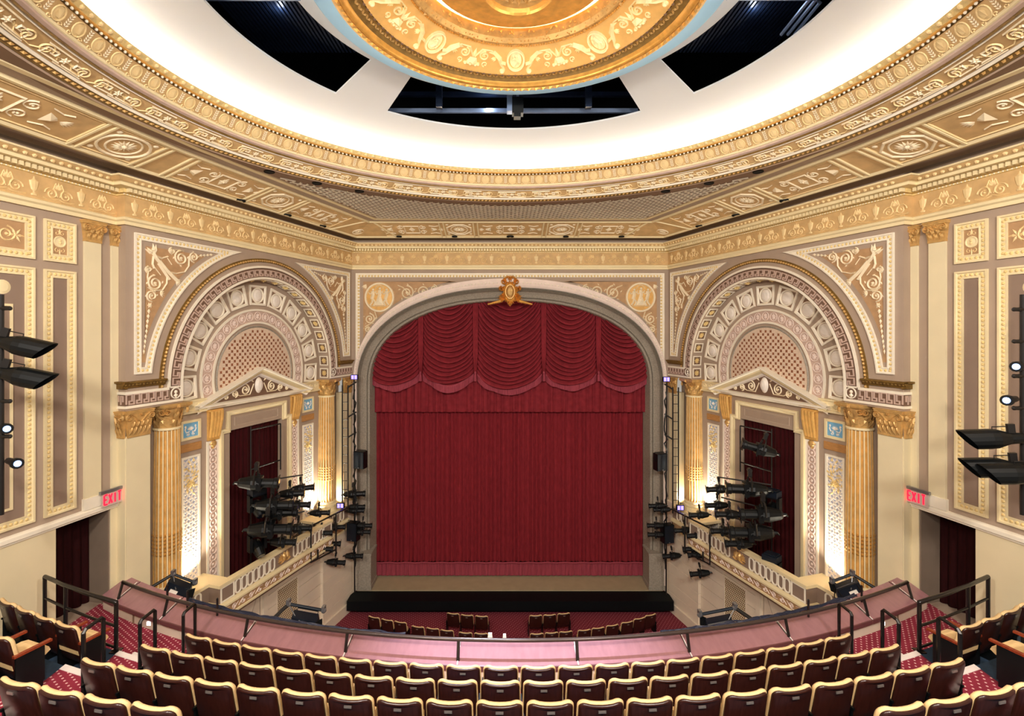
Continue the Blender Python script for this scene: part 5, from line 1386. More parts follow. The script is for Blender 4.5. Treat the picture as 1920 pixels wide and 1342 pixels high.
# orchestra seats
OS = [('left centre block, front row', [(848.5, 1150), (875, 1153), (902.5, 1155)]), ('right centre block, front row', [(1005, 1153.7), (1031.5, 1152.5), (1058, 1150)]),
      ('left outer run', [(699, 1156.7), (724, 1161.7), (749, 1166)]), ('left inner run', [(782, 1174.7), (810, 1178), (837, 1181.7)]), ('left centre block, second row', [(872, 1186), (901.5, 1187.5)]),
      ('right centre block, second row', [(1007, 1188), (1035, 1186), (1062, 1184)]), ('right inner run', [(1097, 1181), (1123, 1177), (1150, 1172)]), ('right outer run', [(1178, 1166), (1201, 1159), (1222, 1152.5)])]
osz = .87
for nm, pts in OS:
    for k, (px, py) in enumerate(pts):
        Y = -(FLZ + .88 * osz) * F / (py - HOR); X = CAMX + (px - CX) / F * Y
        a = math.atan2(X, 31.0 - Y)
        lab = 'orchestra seat below, %s, %s from the left' % (nm, ORD[k])
        place(proto_e if k == len(pts) - 1 else proto, X, Y, FLZ, a, lab, 'orchestra seats', osz)
for p in (proto, proto_e, proto_d):
    for ch in list(p.children):
        for g_ in list(ch.children): bpy.data.objects.remove(g_)
        bpy.data.objects.remove(ch)
    bpy.data.objects.remove(p)
# cables lying along the outer edge of the parapet
rnd = random.Random(4)
cn = 0
for sd, x0, x1 in (('left', -6.6, -2.0), ('right', 2.6, 7.0)):
    for q in range(5):
        pts = []; 
        for i in range(50):
            x = x0 + (x1 - x0) * i / 49; r = 17.70 + .02 * q + .02 * math.sin(i * .7 + q * 2) + rnd.uniform(-.012, .012)
            pts.append(onarc(r, x) + (-5.462 + .012 * math.sin(i * .9 + q) + .006 * q,))
        tag(obj('cable', MB().tube(pts, .014, 5), CABLE), '%s side blue-grey cable bundled along the outer parapet edge' % sd, 'cable', '%s cable bundle on the parapet' % sd)
for k, x in enumerate((-7.05, -6.5, -5.75, 5.6, 7.0)):
    p = onarc(17.9, x); o = tag(obj('stub_post', MB().tube([(p[0], p[1], -5.50), (p[0], p[1], -5.18)], .02, 6).ball((p[0], p[1], -5.18), .022, 6), RAILM),
        'thin black stub post on the parapet edge, %s' % ('%s from the left box column' % ORD[k] if k < 3 else '%s from the right box column' % ORD[4 - k]), 'post', 'parapet stub posts')
# ================================================================== CEILING MEDALLION
md = empty('ceiling_medallion', T(0, RC, 5.05))
def mring(name, prof, m, n=120, smooth=False): return obj(name, MB().lathe([(r, z - 5.05) for r, z in prof], n), m, md, smooth=smooth)
mring('blue_rim', [(3.16, 5.42), (3.19, 5.12), (3.17, 5.105), (2.89, 5.085)], SKYB)
mring('outer_rope', [(2.89, 5.10), (2.875, 5.05), (2.83, 5.03), (2.79, 5.05), (2.785, 5.07)], GOLD)
mring('smooth_fillet', [(2.785, 5.065), (2.75, 5.05), (2.70, 5.09), (2.675, 5.15)], BRGOLD, smooth=True)
mring('leaf_cove', [(2.675, 5.14), (2.60, 5.20), (2.52, 5.21), (2.47, 5.17)], OLDGOLD, smooth=True)
mring('frieze_ground', [(2.45, 5.16), (2.42, 5.165), (2.10, 5.285), (1.83, 5.40)], MGROUND)
mring('pearl_ground', [(1.84, 5.395), (1.82, 5.385), (1.80, 5.42)], GOLD)
mring('inner_rope', [(1.80, 5.405), (1.76, 5.40), (1.68, 5.46), (1.62, 5.55), (1.60, 5.60), (1.66, 5.61)], GOLD)
mring('cove_back', [(1.66, 5.60), (2.0, 5.62), (2.0, 5.9), (.01, 5.92)], WHITE)
mring('inner_lamp', [(1.70, 5.66), (1.86, 5.66)], COVE2, 64)
mring('bowl', [(1.47, 5.60), (1.46, 5.52), (1.40, 5.50), (1.0, 5.44), (.58, 5.36)], BRGOLD, smooth=True)
mring('boss_rim', [(.60, 5.36), (.58, 5.20), (.54, 5.16), (.50, 5.18), (.47, 5.24)], BRGOLD, 48)
mring('boss', [(.47, 5.23), (.36, 5.24), (.3, 5.28), (.14, 5.22), (.10, 5.15), (.001, 5.13)], GOLD, 32)
bs = MB()
for q in range(16): bs.leaf(.16 * math.cos(q * PI / 8), .16 * math.sin(q * PI / 8), q * PI / 8, .26, .1, .06)
bs.v = [(x, z, .19 - y) for x, y, z in bs.v]; obj('boss_leaves', bs, GOLD, md)
lv = MB(); pr1 = MB(); tri = MB(); rope = MB(); orn = MB()
for i in range(120):
    a = 2 * PI * i / 120
    ca_, sa = math.sin(a), math.cos(a)
    def put(dst, t, r, z, slope=.5, rot=0.0):
        ex = Vector((math.cos(a), -math.sin(a), 0)); rad = Vector((math.sin(a), math.cos(a), 0)); up = -rad * math.cos(slope) + Vector((0, 0, math.sin(slope))); ey = ex.cross(up)
        if ey.z > 0: ey = -ey
        M = frame((ca_ * r, sa * r, z - 5.05), ex, ey, up); dst.add([tuple(M @ Vector(v)) for v in t.v], t.f)
    for d in (-1, 1): put(lv, MB().leaf(0, 0, PI / 2 + d * .7, .11, .05, .03), 2.62, 5.185, .35)
    for k in range(2): 
        pr1.ball((math.sin(a + k * .026) * 1.815, math.cos(a + k * .026) * 1.815, 5.385 - 5.05), .02, 5)
    put(tri, MB().leaf(0, 0, PI / 2, .07, .09, .02), 2.49, 5.15, .4)
    put(rope, MB().leaf(-.06, 0, .45, .14, .07, .04), 2.83, 5.03, .3)
    for k in range(3): put(orn, MB().leaf(rnd.uniform(-.05, .05), .02 + .07 * k, rnd.uniform(0, 6.28), .09, .06, .04), 1.78, 5.405, .75)
tag(obj('leaf_row', lv, GOLD, md), kind='stuff'); tag(obj('pearl_row', pr1, BRGOLD, md), kind='stuff'); tag(obj('point_row', tri, DBROWN, md), kind='stuff')
tag(obj('rope_row', rope, BRGOLD, md), kind='stuff'); tag(obj('foliage_row', orn, GOLD, md), kind='stuff')
cam_ = MB().ringxz(0, .33, .16, .05, .05, 24, rz=.22); cam_.disc(0, .33, .13, .03, 18, rz=.19)
cam_.disc(.0, .44, .03, .03, 8, .03); cam_.ribbon([(0, .42), (.02, .32), (-.03, .22)], .07, .03, .03); cam_.ribbon([(0, .38), (.07, .3), (.06, .24)], .035, .025, .03); cam_.ribbon([(0, .39), (-.08, .36), (-.07, .42)], .03, .025, .03)
cam_me = mesh('cameo', cam_, GCREAM)
sph_me = []
for d in (-1, 1):
    sph = MB()
    sph.ribbon([(d * .52, .52), (d * .42, .51), (d * .32, .38), (d * .28, .22), (d * .22, .11)], .11, .10, taper=True)
    sph.disc(d * .27, .09, .06, .07, 8); sph.ribbon([(d * .3, .3), (d * .2, .26)], .06, .07)
    for q in range(3): sph.leaf(d * .36, .42, PI / 2 - d * (1.9 + q * .3), .18, .07, .06)
    sph_me.append(mesh('sphinx', sph, GCREAM))
ub = MB()
ub.add([(-.12, 0, .18), (.12, 0, .18), (.07, 0, .30), (-.07, 0, .30), (0, .09, .22)], [(0, 1, 4), (1, 2, 4), (2, 3, 4), (3, 0, 4)])
for q in range(6): ub.disc(-.13 + q * .052, .15 + .02 * (q % 2), .04, .05, 6)
ub.leaf(0, .28, PI / 2, .24, .08, .05)
for d in (-1, 1):
    ub.scroll(d * .2, .38, .10, PI / 2, 1.4, d, .04, .04); ub.scroll(d * .26, .2, .06, -PI / 2, 1.2, -d, .03, .03); ub.ribbon([(d * .02, .32), (d * .12, .5), (d * .3, .52), (d * .42, .48)], .035, .035)
ub_me = mesh('urn_scrolls', ub, GCREAM)
sl_ = math.atan2(.235, .59)
def mframe(a, r, z, slope):
    ex = Vector((math.cos(a), -math.sin(a), 0)); rad = Vector((math.sin(a), math.cos(a), 0)); up = -rad * math.cos(slope) + Vector((0, 0, math.sin(slope))); ey = ex.cross(up)
    if ey.z > 0: ey = -ey
    return frame((math.sin(a) * r, math.cos(a) * r, z - 5.05), ex, ey, up)
for i in range(8):
    a = 2 * PI * i / 8
    obj('cameo', cam_me, None, md, mframe(a, 2.42, 5.165, sl_)); [obj('sphinx', k_, None, md, mframe(a, 2.42, 5.165, sl_)) for k_ in sph_me]; obj('urn_scrolls', ub_me, None, md, mframe(a + PI / 8, 2.42, 5.165, sl_))
tag(md, 'round gilded ceiling medallion with cameo reliefs and central boss', 'medallion')
# gear in the attic behind the cut-outs
def attic(name, mb, m, label, cat, group=None): return tag(obj(name, mb, m), label, cat, group)
mb = MB()
for k in range(30): mb.box(-5.2 + k * .075, -5.16 + k * .075, RC + .6, RC + 2.6, 5.70, 5.78)
attic('ribbed_duct', mb, ATTIC, 'dark blue ribbed deck in the left ceiling opening', 'duct', 'ribbed attic decks'); 
mb = MB()
for k in range(30): mb.box(3.0 + k * .075, 3.04 + k * .075, RC + .6, RC + 2.6, 5.70, 5.78)
attic('ribbed_duct', mb, ATTIC, 'dark blue ribbed deck in the right ceiling opening', 'duct', 'ribbed attic decks')
attic('catwalk_beam', MB().box(-5.3, -3.55, RC + .15, RC + .32, 5.32, 5.5).box(-5.3, -3.5, RC + .1, RC + .36, 5.28, 5.32), ATTICL, 'bright steel channel crossing the left ceiling opening', 'beam')
for k in range(3):
    attic('conduit', MB().tube([(3.4, RC + .2 + k * .14, 5.4), (4.6 + k * .12, RC + .2 + k * .14, 5.4), (4.75 + k * .12, RC + .3 + k * .14, 5.4), (4.75 + k * .12, RC + 1.3, 5.3)], .03, 6), ATTICL, '%s pale conduit bending through the right ceiling opening' % ('inner', 'middle', 'outer')[k], 'conduit', 'attic conduits')
attic('lower_beam', MB().box(-3.0, 3.0, RC + 4.35, RC + 4.42, 5.24, 5.34), ATTICL, 'pale steel beam low in the front ceiling opening', 'beam')
attic('upper_beam', MB().box(-3.0, 3.0, RC + 4.3, RC + 4.4, 5.62, 5.72), ATTIC, 'dark steel beam high in the front ceiling opening', 'beam')
ho = empty('chain_hoist', T(0, RC + 4.0, 4.98))
obj('motor', MB().box(-.04, .22, -.12, .12, .05, .42).box(.0, .16, -.1, .1, -.03, .05), LIGHTBLK, ho); obj('bracket', MB().box(-.16, -.04, -.1, .1, .1, .5).box(-.09, -.03, -.03, .03, .5, .9).box(.06, .12, -.03, .03, .42, .9), ATTICL, ho)
tag(ho, 'black chain hoist on a steel bracket in the front ceiling opening', 'hoist')
for x in (-1.75, 1.75): attic('hanger_post', MB().box(x - .07, x + .07, RC + 3.95, RC + 4.1, 5.2, 6.9), ATTIC, 'dark vertical post at the %s of the front ceiling opening' % ('left' if x < 0 else 'right'), 'post', 'attic posts')
lamp('attic_work_light', 'POINT', (-4.2, RC + 1.2, 5.62), (0, 0, 0), 4, COOL, .05); lamp('attic_work_light', 'POINT', (4.2, RC + 1.2, 5.62), (0, 0, 0), 4, COOL, .05)
lamp('attic_work_light', 'POINT', (-.6, RC + 4.1, 5.45), (0, 0, 0), 10, COOL, .05)

# ================================================================== STAGE LIGHTING
def ers():      # ellipsoidal spotlight, lens towards +x, hung from a clamp above
    r = empty('ellipsoidal_spotlight')
    obj('lamp_housing', MB().tube([(-.30, 0, 0), (-.27, 0, 0), (-.22, 0, 0), (-.10, 0, 0), (.02, 0, 0)], [.05, .075, .085, .115, .105], 12), LIGHTBLK, r)
    obj('lens_barrel', MB().tube([(.0, 0, 0), (.04, 0, 0), (.05, 0, 0), (.22, 0, 0), (.23, 0, 0), (.30, 0, 0)], [.10, .10, .072, .072, .085, .085], 12), LIGHTBLK, r)
    obj('lens', MB().tube([(.297, 0, 0), (.304, 0, 0)], .07, 12), LENS, r)
    obj('cable_cap', MB().tube([(-.30, 0, 0), (-.35, 0, .0), (-.37, 0, -.03)], [.03, .022, .014], 6), LIGHTBLK, r)
    obj('gate', MB().box(-.02, .05, -.10, .10, -.10, .10), LIGHTBLK, r); obj('color_frame', MB().box(.285, .297, -.105, .105, -.105, .105), LIGHTBLK, r)
    obj('shutter_blade', MB().box(-.01, .01, -.15, .15, -.012, .012).box(-.01, .01, -.012, .012, -.15, .15), LIGHTBLK, r)
    y = obj('yoke', MB().tube([(-.05, .125, 0), (-.05, .125, .16), (-.05, .09, .20), (-.05, -.09, .20), (-.05, -.125, .16), (-.05, -.125, 0)], .014, 6), PIPE, r)
    obj('clamp', MB().box(-.08, -.02, -.025, .025, .20, .30).tube([(-.05, -.04, .30), (-.05, .04, .30)], .035, 8), PIPE, y)
    return r
def mover():    # moving head: base box on top, yoke arms, head
    r = empty('moving_head')
    obj('base_box', MB().box(-.2, .2, -.17, .17, .0, .16).box(-.16, .16, -.13, .13, .16, .2), LIGHTBLU, r)
    obj('yoke_arm', MB().box(-.24, -.16, -.09, .09, -.46, 0).box(-.24, .24, -.09, .09, -.06, 0), LIGHTBLK, r); obj('yoke_arm', MB().box(.16, .24, -.09, .09, -.46, 0), LIGHTBLK, r)
    h = obj('head', MB().tube([(0, .2, -.26), (0, .16, -.30), (0, -.1, -.44), (0, -.24, -.56)], [.08, .145, .15, .12], 14), LIGHTBLK, r)
    obj('lens', MB().tube([(0, -.235, -.557), (0, -.25, -.57)], .1, 14), LENS, h)
    return r
def scoop():    # spotlight with a slanted top hat
    r = empty('top_hat_spotlight')
    obj('lamp_housing', MB().tube([(-.45, 0, 0), (-.3, 0, 0), (-.12, 0, 0), (.05, 0, 0)], [.06, .085, .10, .16], 14), LIGHTBLK, r)
    t = MB().tube([(.05, 0, 0), (.16, 0, 0), (.46, 0, 0)], [.16, .17, .17], 16, caps=False)
    t.v = [(x + (z * .75 if x > .4 else 0), y, z) for x, y, z in t.v]; obj('top_hat', t, LIGHTBLK, r)
    obj('lens', MB().tube([(.06, 0, 0), (.08, 0, 0)], .14, 14), LENS, r); obj('handle', MB().tube([(-.1, 0, .1), (-.1, 0, .2), (.1, 0, .2), (.1, 0, .14)], .01, 5), PIPE, r)
    obj('clamp', MB().box(-.2, -.1, -.03, .03, .08, .24), PIPE, r)
    return r
PE, PM, PS = ers(), mover(), scoop()
def aimed(src, p, d, label, cat, group, sc=1.0, roll=0):
    ex = Vector(d).normalized(); up = Vector((0, 0, 1)); ey = up.cross(ex).normalized(); ez = ex.cross(ey)
    return tag(copy_tree(src, frame(p, ex, ey, ez) @ Matrix.Scale(sc, 4)), label, cat, group)
def wallY(px): return 11.597 / (.303 - (px - CX) / F)
LL = [(485, 905, 1.5, 'highest of the box rack, rear one', .0), (568, 915, 1.0, 'highest of the box rack, stage one', -.12), (547, 925, 1.05, 'just under the top pipe of the box rack', -.05), (560, 946, 1.05, 'on the second pipe of the box rack, stage one', 0),
      (515, 947, 1.5, 'on the second pipe of the box rack, rear one', 0), (525, 960, 1.4, 'mid-height in the box rack', 0), (600, 961, .95, 'alone in front of the bright column uplight', 0), (562, 990, 1.1, 'touching the balcony coping', 0), (507, 992, 1.7, 'lowest wide barrel in the box rack', 0),
      (531, 1016, 1.05, 'hanging just above the balcony ovals', .05), (605, 999, .95, 'at the top of the balcony hung frame', 0), (630, 988, .95, 'between the balcony hung frame and the loudspeaker', 0), (621, 1019, .95, 'upper of the pair inside the balcony hung frame', .04),
      (606, 1029, .95, 'lower of the pair inside the balcony hung frame', .06), (630, 1054, .95, 'lowest, under the balcony hung frame', .1), (664, 1042, .95, 'lowest on the vertical boom', .05),
      (665, 926, 1.15, 'highest on the vertical boom', -.05), (669, 950, .9, 'second on the vertical boom', 0), (667, 957, .9, 'third on the vertical boom', 0), (682, 985, .9, 'beside the lower loudspeaker, upper one', .03), (679, 997, .9, 'beside the lower loudspeaker, lower one', .03)]
LR = [(1423, 841, 1.3, 'alone and tilted high in the box opening', .35), (1346, 917, 1.05, 'highest of the box rack, stage one', -.05), (1400, 917, 1.6, 'highest of the box rack, rear one', .05), (1343, 947, 1.0, 'hanging alone before the bright wall', -.03), (1310, 965, .95, 'alone in front of the bright column uplight', -.05),
      (1365, 964, 1.05, 'on the second pipe of the box rack, stage one', 0), (1426, 964, 1.6, 'on the second pipe of the box rack, rear one', 0), (1354, 995, 1.05, 'touching the balcony coping', -.04), (1408, 998, 1.7, 'lowest wide barrel in the box rack', 0), (1385, 1019, 1.1, 'hanging just above the balcony ovals', -.03),
      (1306, 1004, .95, 'at the top of the balcony hung frame', -.04), (1282, 994, .95, 'between the balcony hung frame and the loudspeaker', -.06), (1298, 1029, .95, 'upper of the pair inside the balcony hung frame', -.08), (1308, 1040, .95, 'lower of the pair inside the balcony hung frame', -.08), (1312, 1075, .95, 'lowest, under the balcony hung frame', -.15),
      (1259, 1042, .95, 'lowest on the vertical boom', -.12), (1232, 948, .9, 'highest on the vertical boom', -.04), (1241, 955, .9, 'second on the vertical boom', -.04), (1229, 985, .9, 'beside the lower loudspeaker, upper one', -.02), (1230, 1002, .9, 'beside the lower loudspeaker, lower one', -.02)]
for sd, lst in (('left', LL), ('right', LR)):
    for px, py, sc, ds, tilt in lst:
        q = px if sd == 'left' else 2 * 957 - px
        Y = min(18.3, wallY(q) - .75 - (.5 if q < 560 else 0)); p = ray_at(px, py, Y); s = 1 if sd == 'left' else -1
        aimed(PE, p, (s, .25, -.08 - (tilt if sd == 'left' else -tilt)), '%s side black stage spotlight, %s' % (sd, ds), 'spotlight', '%s box spotlights' % sd, sc * 1.12)
for sd, px, ys in (('left', 482, (926, 1000)), ('right', 1447, (930, 1050))):
    s = 1 if sd == 'left' else -1
    for k, py in enumerate(ys):
        p = ray_at(px, py, 14.0); tag(copy_tree(PM, T(*p) @ Matrix.Rotation(s * .9, 4, 'Z')), '%s box moving-head light, %s one on the vertical pipe' % (sd, ('upper', 'lower')[k]), 'stage light', 'box moving heads')
for sd, ks, Y, ds in (('left', [(280, 1103), (325, 1076), (366, 1092), (341, 1092)], 11.0, 'at the foot of the rear column'), ('right', [(1642, 1103), (1598, 1076), (1560, 1090), (1584, 1092)], 11.0, 'at the foot of the rear column'),
                      ('left', [(512, 1160), (541, 1132), (607, 1144), (575, 1153)], 9.7, 'hung outside the parapet below the vent grille'), ('right', [(1409, 1160), (1378, 1139), (1312, 1152), (1345, 1160)], 9.7, 'hung outside the parapet below the vent grille')):
    a, b, c, h = [Vector(ray_at(q[0], q[1], Y - (.25 if k == 0 else 0) + (.15 if k == 2 else 0))) for k, q in enumerate(ks)]
    e = empty('bracket_arm', T(*a)); L2 = lambda v: Vector(v) - a
    obj('arm', MB().tube([L2(a), L2(b)], .035, 8), PIPE, e); obj('crossbar', MB().tube([L2(b), L2(c)], .03, 8), LIGHTBLU, e)
    for v in (b, c): obj('clamp', MB().ball(L2(v), .055, 8).box(L2(v).x - .03, L2(v).x + .03, L2(v).y - .05, L2(v).y + .05, L2(v).z, L2(v).z + .09), STEEL, e)
    obj('safety_cable', MB().tube([L2(b), L2((b + h) / 2) + Vector((0, -.1, -.08)), L2(h) + Vector((0, -.2, -.05))], .01, 5), STEEL, e)
    tag(e, '%s black bracket arm carrying the lamp %s' % (sd, ds), 'bracket', 'lamp bracket arms')
    dx = (c - b).normalized(); ey = Vector((0, 0, 1)).cross(dx).normalized(); ez = dx.cross(ey); sgn = 1 if dx.x > 0 else -1
    m_ = empty('hung_lamp', frame(h, dx, ey, ez))
    obj('housing', MB().prism([(-.26, -.02), (.22, -.02), (.3, -.18), (.24, -.34), (-.22, -.32)], -.13, .15), LIGHTBLU, m_)
    obj('barn_door', MB().prism([(.2, -.02), (.3, .06), (.36, -.12), (.3, -.2)], -.15, -.12), LIGHTBLK, m_); obj('yoke', MB().tube([(-.2, .17, -.15), (-.2, .17, .02), (.2, .17, .02), (.2, .17, -.15)], .014, 5), PIPE, m_)
    obj('label_plate', MB().box(-.13, .03, -.15 if sgn > 0 else -.15, -.13, -.22, -.13).box(-.13, .03, .15, .17, -.22, -.13), DISC, m_)
    obj('lead', MB().tube([(.25, 0, -.05), (.36, 0, -.2), (.3, 0, -.4), (.1, 0, -.5)], .012, 5), LIGHTBLK, m_)
    tag(m_, '%s dark boxy lamp %s' % (sd, ds), 'stage light', 'parapet lamps')
# small pale things left on the outer edge of the parapet
for px, py, w, h, ds, m2 in ((919, 1192, .045, .05, 'white tapered paper hood on the parapet edge, left one', DISC), (946, 1194, .036, .05, 'white tapered paper hood on the parapet edge, right one', DISC)):
    p = ray_at(px, py, 8.86); mm = MB(); 
    mm.add([(-w, -.03, -h), (w, -.03, -h), (w, .03, -h), (-w, .03, -h), (-w * .7, -.02, h), (w * .7, -.02, h), (w * .7, .02, h), (-w * .7, .02, h)], [(0, 1, 5, 4), (1, 2, 6, 5), (2, 3, 7, 6), (3, 0, 4, 7), (4, 5, 6, 7)])
    e = empty('paper_hood', T(*p)); obj('hood', mm, m2, e); obj('base', MB().box(-w * .8, w * .8, -.03, .03, -h - .05, -h), LIGHTBLU, e); tag(e, ds, 'hood', 'paper hoods')
# racks, booms, ladders, speakers, LED blinders
def pipes(name, runs, label, cat, r=.022):
    e = empty(name, T(*runs[0][0])); o = Vector(runs[0][0])
    for q in runs: obj('pipe', MB().tube([Vector(p) - o for p in q], r, 6), PIPE, e)
    return tag(e, label, cat)
for sd in ('left', 'right'):
    s = 1 if sd == 'left' else -1
    R = (lambda px, py, Y: ray_at(px, py, Y)) if s > 0 else (lambda px, py, Y: ray_at(2 * 957 - px, py + 4, Y))
    x = 470 if s > 0 else 467
    Yb = 14.75
    pipes('light_rack', [[R(x, 1060, Yb), R(x, 800, Yb)], [R(x, 806, Yb), R(526, 794, Yb + .9)], [R(526, 794, Yb + .9), R(526, 880, Yb + .9)], [R(x, 880, Yb), R(526, 862, Yb + .9)],
                       [R(x, 905, Yb), R(568, 890, 15.5)], [R(x, 952, Yb), R(562, 928, 15.5)], [R(x, 985, Yb), R(571, 958, 15.5)]], '%s pipe frame of the light rack standing in the box opening' % sd, 'pipe rack')
    pipes('pipe_truss', [[R(583, 986, 15.9), R(583, 1054, 15.9), R(630, 1030, 16.9)], [R(583, 986, 15.9), R(655, 950, 17.6)], [R(630, 962, 16.9), R(630, 1034, 16.9)], [R(596, 1048, 16.1), R(596, 1030, 16.1)]], '%s rectangular pipe frame hung off the balcony front' % sd, 'pipe frame', .028)
    pipes('boom', [[R(665, 1110, 18.4), R(664, 712, 18.4)]] + [[R(652, y + 4, 18.2), R(668, y - 6, 18.4)] for y in (722, 778, 816)], '%s vertical boom pipe beside the stage arch' % sd, 'boom', .028)
    lad = empty('ladder', T(*R(642, 955, 17.9))); o = Vector(R(642, 955, 17.9))
    for px in (642, 652.5): obj('stile', MB().tube([Vector(R(px, 722, 17.9)) - o, Vector(R(px, 958, 17.9)) - o], .026, 6), PIPE, lad)
    for k in range(14): obj('rung', MB().tube([Vector(R(642, 737 + k * 16.4, 17.9)) - o, Vector(R(652.5, 737 + k * 16.4, 17.9)) - o], .012, 5), PIPE, lad)
    tag(lad, '%s black steel ladder between column and stage arch' % sd, 'ladder')
    for nm, px, py, w, h, ds in (('upper', 672, 863, .21, .31, 'halfway up the boom'), ('lower', 659, 998, .20, .33, 'among the low spotlights on the boom')):
        p = R(px, py, 18.15); sp_ = empty('loudspeaker', T(*p) @ Matrix.Rotation(-s * .25, 4, 'Z'))
        obj('cabinet', MB().box(-w, w, 0, .28, -h, h), LIGHTBLK, sp_); obj('grille', MB().box(-w + .015, w - .015, -.015, 0, -h + .015, h - .015), LIGHTBLU, sp_)
        obj('badge', MB().box(-.03, .03, -.02, -.014, -h + .03, -h + .05), STEEL, sp_)
        obj('bracket', MB().tube([(-w - .02, .14, 0), (-w - .02, .14, h + .05), (w + .02, .14, h + .05), (w + .02, .14, 0)], .012, 5), PIPE, sp_)
        tag(sp_, '%s boom black loudspeaker %s' % (sd, ds), 'loudspeaker', 'boom loudspeakers')
    for px, py, Y, ds in ((664, 707, 18.3, 'at the top of the boom'), (638, 948, 17.4, 'before the bright column base')):
        p = R(px, py, Y); b = empty('led_blinder', T(*p))
        obj('housing', MB().box(-.13, .13, 0, .1, -.09, .09), LIGHTBLK, b)
        for d in (-1, 1): obj('led_face', MB().box(d * .058 - .045, d * .058 + .045, -.008, 0, -.07, .07), UVLED, b)
        tag(b, '%s two-cell violet LED lamp %s' % (sd, ds), 'led lamp', 'violet led lamps')
    # tangle of cable hanging down the boom
    rn_ = random.Random(9 if s > 0 else 12); base = R(666, 730, 18.34); pts = [(base[0] + rn_.uniform(-.06, .06), base[1] - .04 + rn_.uniform(-.04, .04), base[2] - k * .16) for k in range(42)]
    tag(obj('cable', MB().tube(pts, .028, 5), LIGHTBLK), '%s black cable tangle hanging down the boom' % sd, 'cable')
# side lights at the frame edges
for sd, px in (('left', 3), ('right', 1917)):
    s = 1 if sd == 'left' else -1
    Y = 7.9; p0, p1 = ray_at(px, 552, Y), ray_at(px, 965, Y)
    tag(obj('side_boom', MB().tube([p1, p0], .032, 8), PIPE), 'black vertical boom pipe at the %s frame edge' % sd, 'boom')
    if s > 0: F2 = [(38, 645, 'upper'), (40, 703, 'lower')]; sm = [(10, 803, 'upper', 0), (30, 868, 'lower', 1)]
    else: F2 = [(1862, 822, 'upper'), (1866, 876, 'middle'), (1905, 888, 'lower')]; sm = [(1908, 687, 'upper', 0), (1890, 750, 'lower', 1)]
    for a, b, ds in F2: aimed(PS, ray_at(a - s * 14, b, Y - (.25 if ds == 'lower' and s < 0 else 0)), (s, .3, -.28 if s > 0 else -.1), '%s edge black top-hat spotlight, %s one' % (sd, ds), 'spotlight', '%s edge top-hat spotlights' % sd, .95)
    for a, b, ds, q in sm:
        l = empty('led_spot', frame(ray_at(a, b, Y), Vector((s, -.55, 0)).normalized(), Vector((-.55 * s, -1, 0)).normalized() if False else Vector((0, 0, 1)).cross(Vector((s, -.55, 0)).normalized()), (0, 0, 1)))
        obj('body', MB().tube([(-.3 if q else -.12, 0, 0), (-.05, 0, 0), (.0, 0, 0), (.06, 0, 0)], [.05, .06, .085, .085], 12), LIGHTBLK, l); obj('led_face', MB().tube([(.055, 0, 0), (.066, 0, 0)], .05, 12), BLUELED, l)
        tag(l, '%s edge small spotlight glowing blue-white, %s one' % (sd, ds), 'spotlight', 'edge led spots')
    for k, yy in enumerate((578, 752, 818) if s > 0 else (580, 640, 705, 765)): 
        q = ray_at(px + s * 6, yy, Y); tag(obj('pipe_clamp', MB().tube([(q[0] - s * .06, q[1], q[2]), (q[0] + s * .08, q[1], q[2])], [.035, .03], 8).ball((q[0] + s * .08, q[1], q[2]), .035, 6), PIPE), '%s edge pipe clamp, %s from the top of the boom' % (sd, ORD[k]), 'clamp', 'boom clamps')
for p in (PE, PM, PS):
    for ch in list(p.children):
        for g_ in list(ch.children): bpy.data.objects.remove(g_)
        bpy.data.objects.remove(ch)
    bpy.data.objects.remove(p)
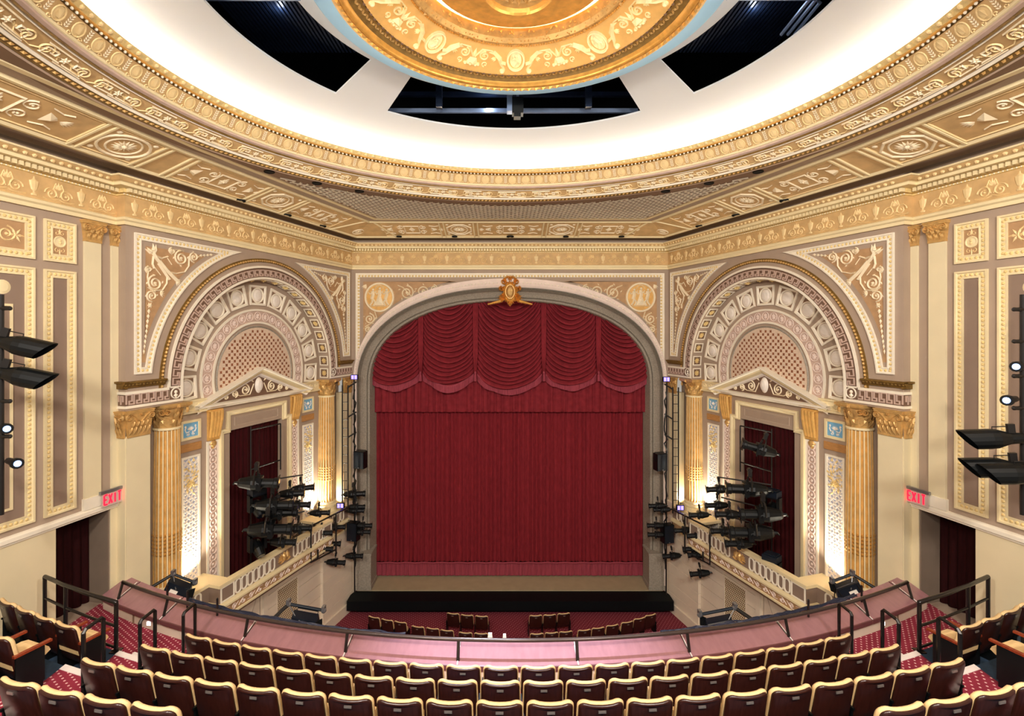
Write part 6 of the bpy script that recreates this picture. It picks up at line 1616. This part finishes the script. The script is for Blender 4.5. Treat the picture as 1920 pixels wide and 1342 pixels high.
# exit signs
for sd in ('left', 'right'):
    M = SF if sd == 'left' else MIR @ SF
    e = empty('exit_sign', M @ T(.13, .16, -3.62)); u0, u1 = -.16, .34
    obj('housing', MB().box(u0 - .04, u1 + .03, -.03, .03, .14, .20), STEEL, e); obj('bracket', MB().box(u0 - .18, u0 - .03, -.03, .03, .13, .22).box(u0 - .20, u0 - .14, -.16, .03, .12, .27), STEEL, e)
    obj('panel', MB().box(u0 + .02, u1, -.006, .006, -.15, .14), EXITGLASS, e)
    lt_ = MB(); w = (u1 - u0 - .10) / 4
    G_ = {'E': [(0, 0, 0, 1), (0, 1, 1, 1), (0, .5, .8, .5), (0, 0, 1, 0)], 'X': [(0, 0, 1, 1), (0, 1, 1, 0)], 'I': [(.5, 0, .5, 1)], 'T': [(.5, 0, .5, 1), (0, 1, 1, 1)]}
    for k, ch in enumerate('EXIT'):
        for x0, z0, x1, z1 in G_[ch]:
            A_ = []
            for x, z in ((x0, z0), (x1, z1)):
                q = .04 + w * k + w * (.12 + .7 * x); u = (u1 - q) if sd == 'left' else (u0 + .02 + q); A_.append((u, -.10 + .2 * z))
            lt_.strip(A_, [(-.017, .006), (-.017, .014), (.017, .014), (.017, .006)])
    obj('letters', lt_, REDSIGN, e)
    obj('junction_box', MB().box(u0 - .10, u0 - .03, -.12, .0, -.22, -.13), MAROONBOX, e)
    tag(e, 'lit red EXIT sign over the %s doorway' % sd, 'exit sign', 'exit signs')
# uplights at the column feet (their lamps)
for sx in (-1, 1):
    for u, pw in ((UC - 2.45, 26), (UC + 2.45, 34), (LW - .62, 12)):
        p = WF @ Vector((u, ND + .30, -6.44)); q = WF @ Vector((u, ND + .12, -2.0))
        lamp('column_uplight', 'SPOT', (-sx * p.x, p.y, p.z), (-sx * q.x, q.y, q.z), pw * 16, (1.0, .9, .7), .08, 125, .9)
        up_ = WF @ Vector((u, ND + .30, -6.50))
        e = empty('uplight', T(-sx * up_.x, up_.y, up_.z)); obj('housing', MB().lathe([(.001, -.0), (.07, .0), (.08, .05), (.07, .05), (.06, .02), (.001, .02)], 12), LIGHTBLK, e)
        tag(e, 'small black uplight at the %s of the %s box' % ('rear end' if u < UC else ('stage end' if u < 7.4 else 'far corner'), 'left' if sx < 0 else 'right'), 'uplight', 'column uplights')
    lamp('medallion_spot', 'SPOT', (sx * 3.9, 9.2, -5.2), (0, RC, 5.3), 1750, (1.0, .88, .68), .12, 34, .4)
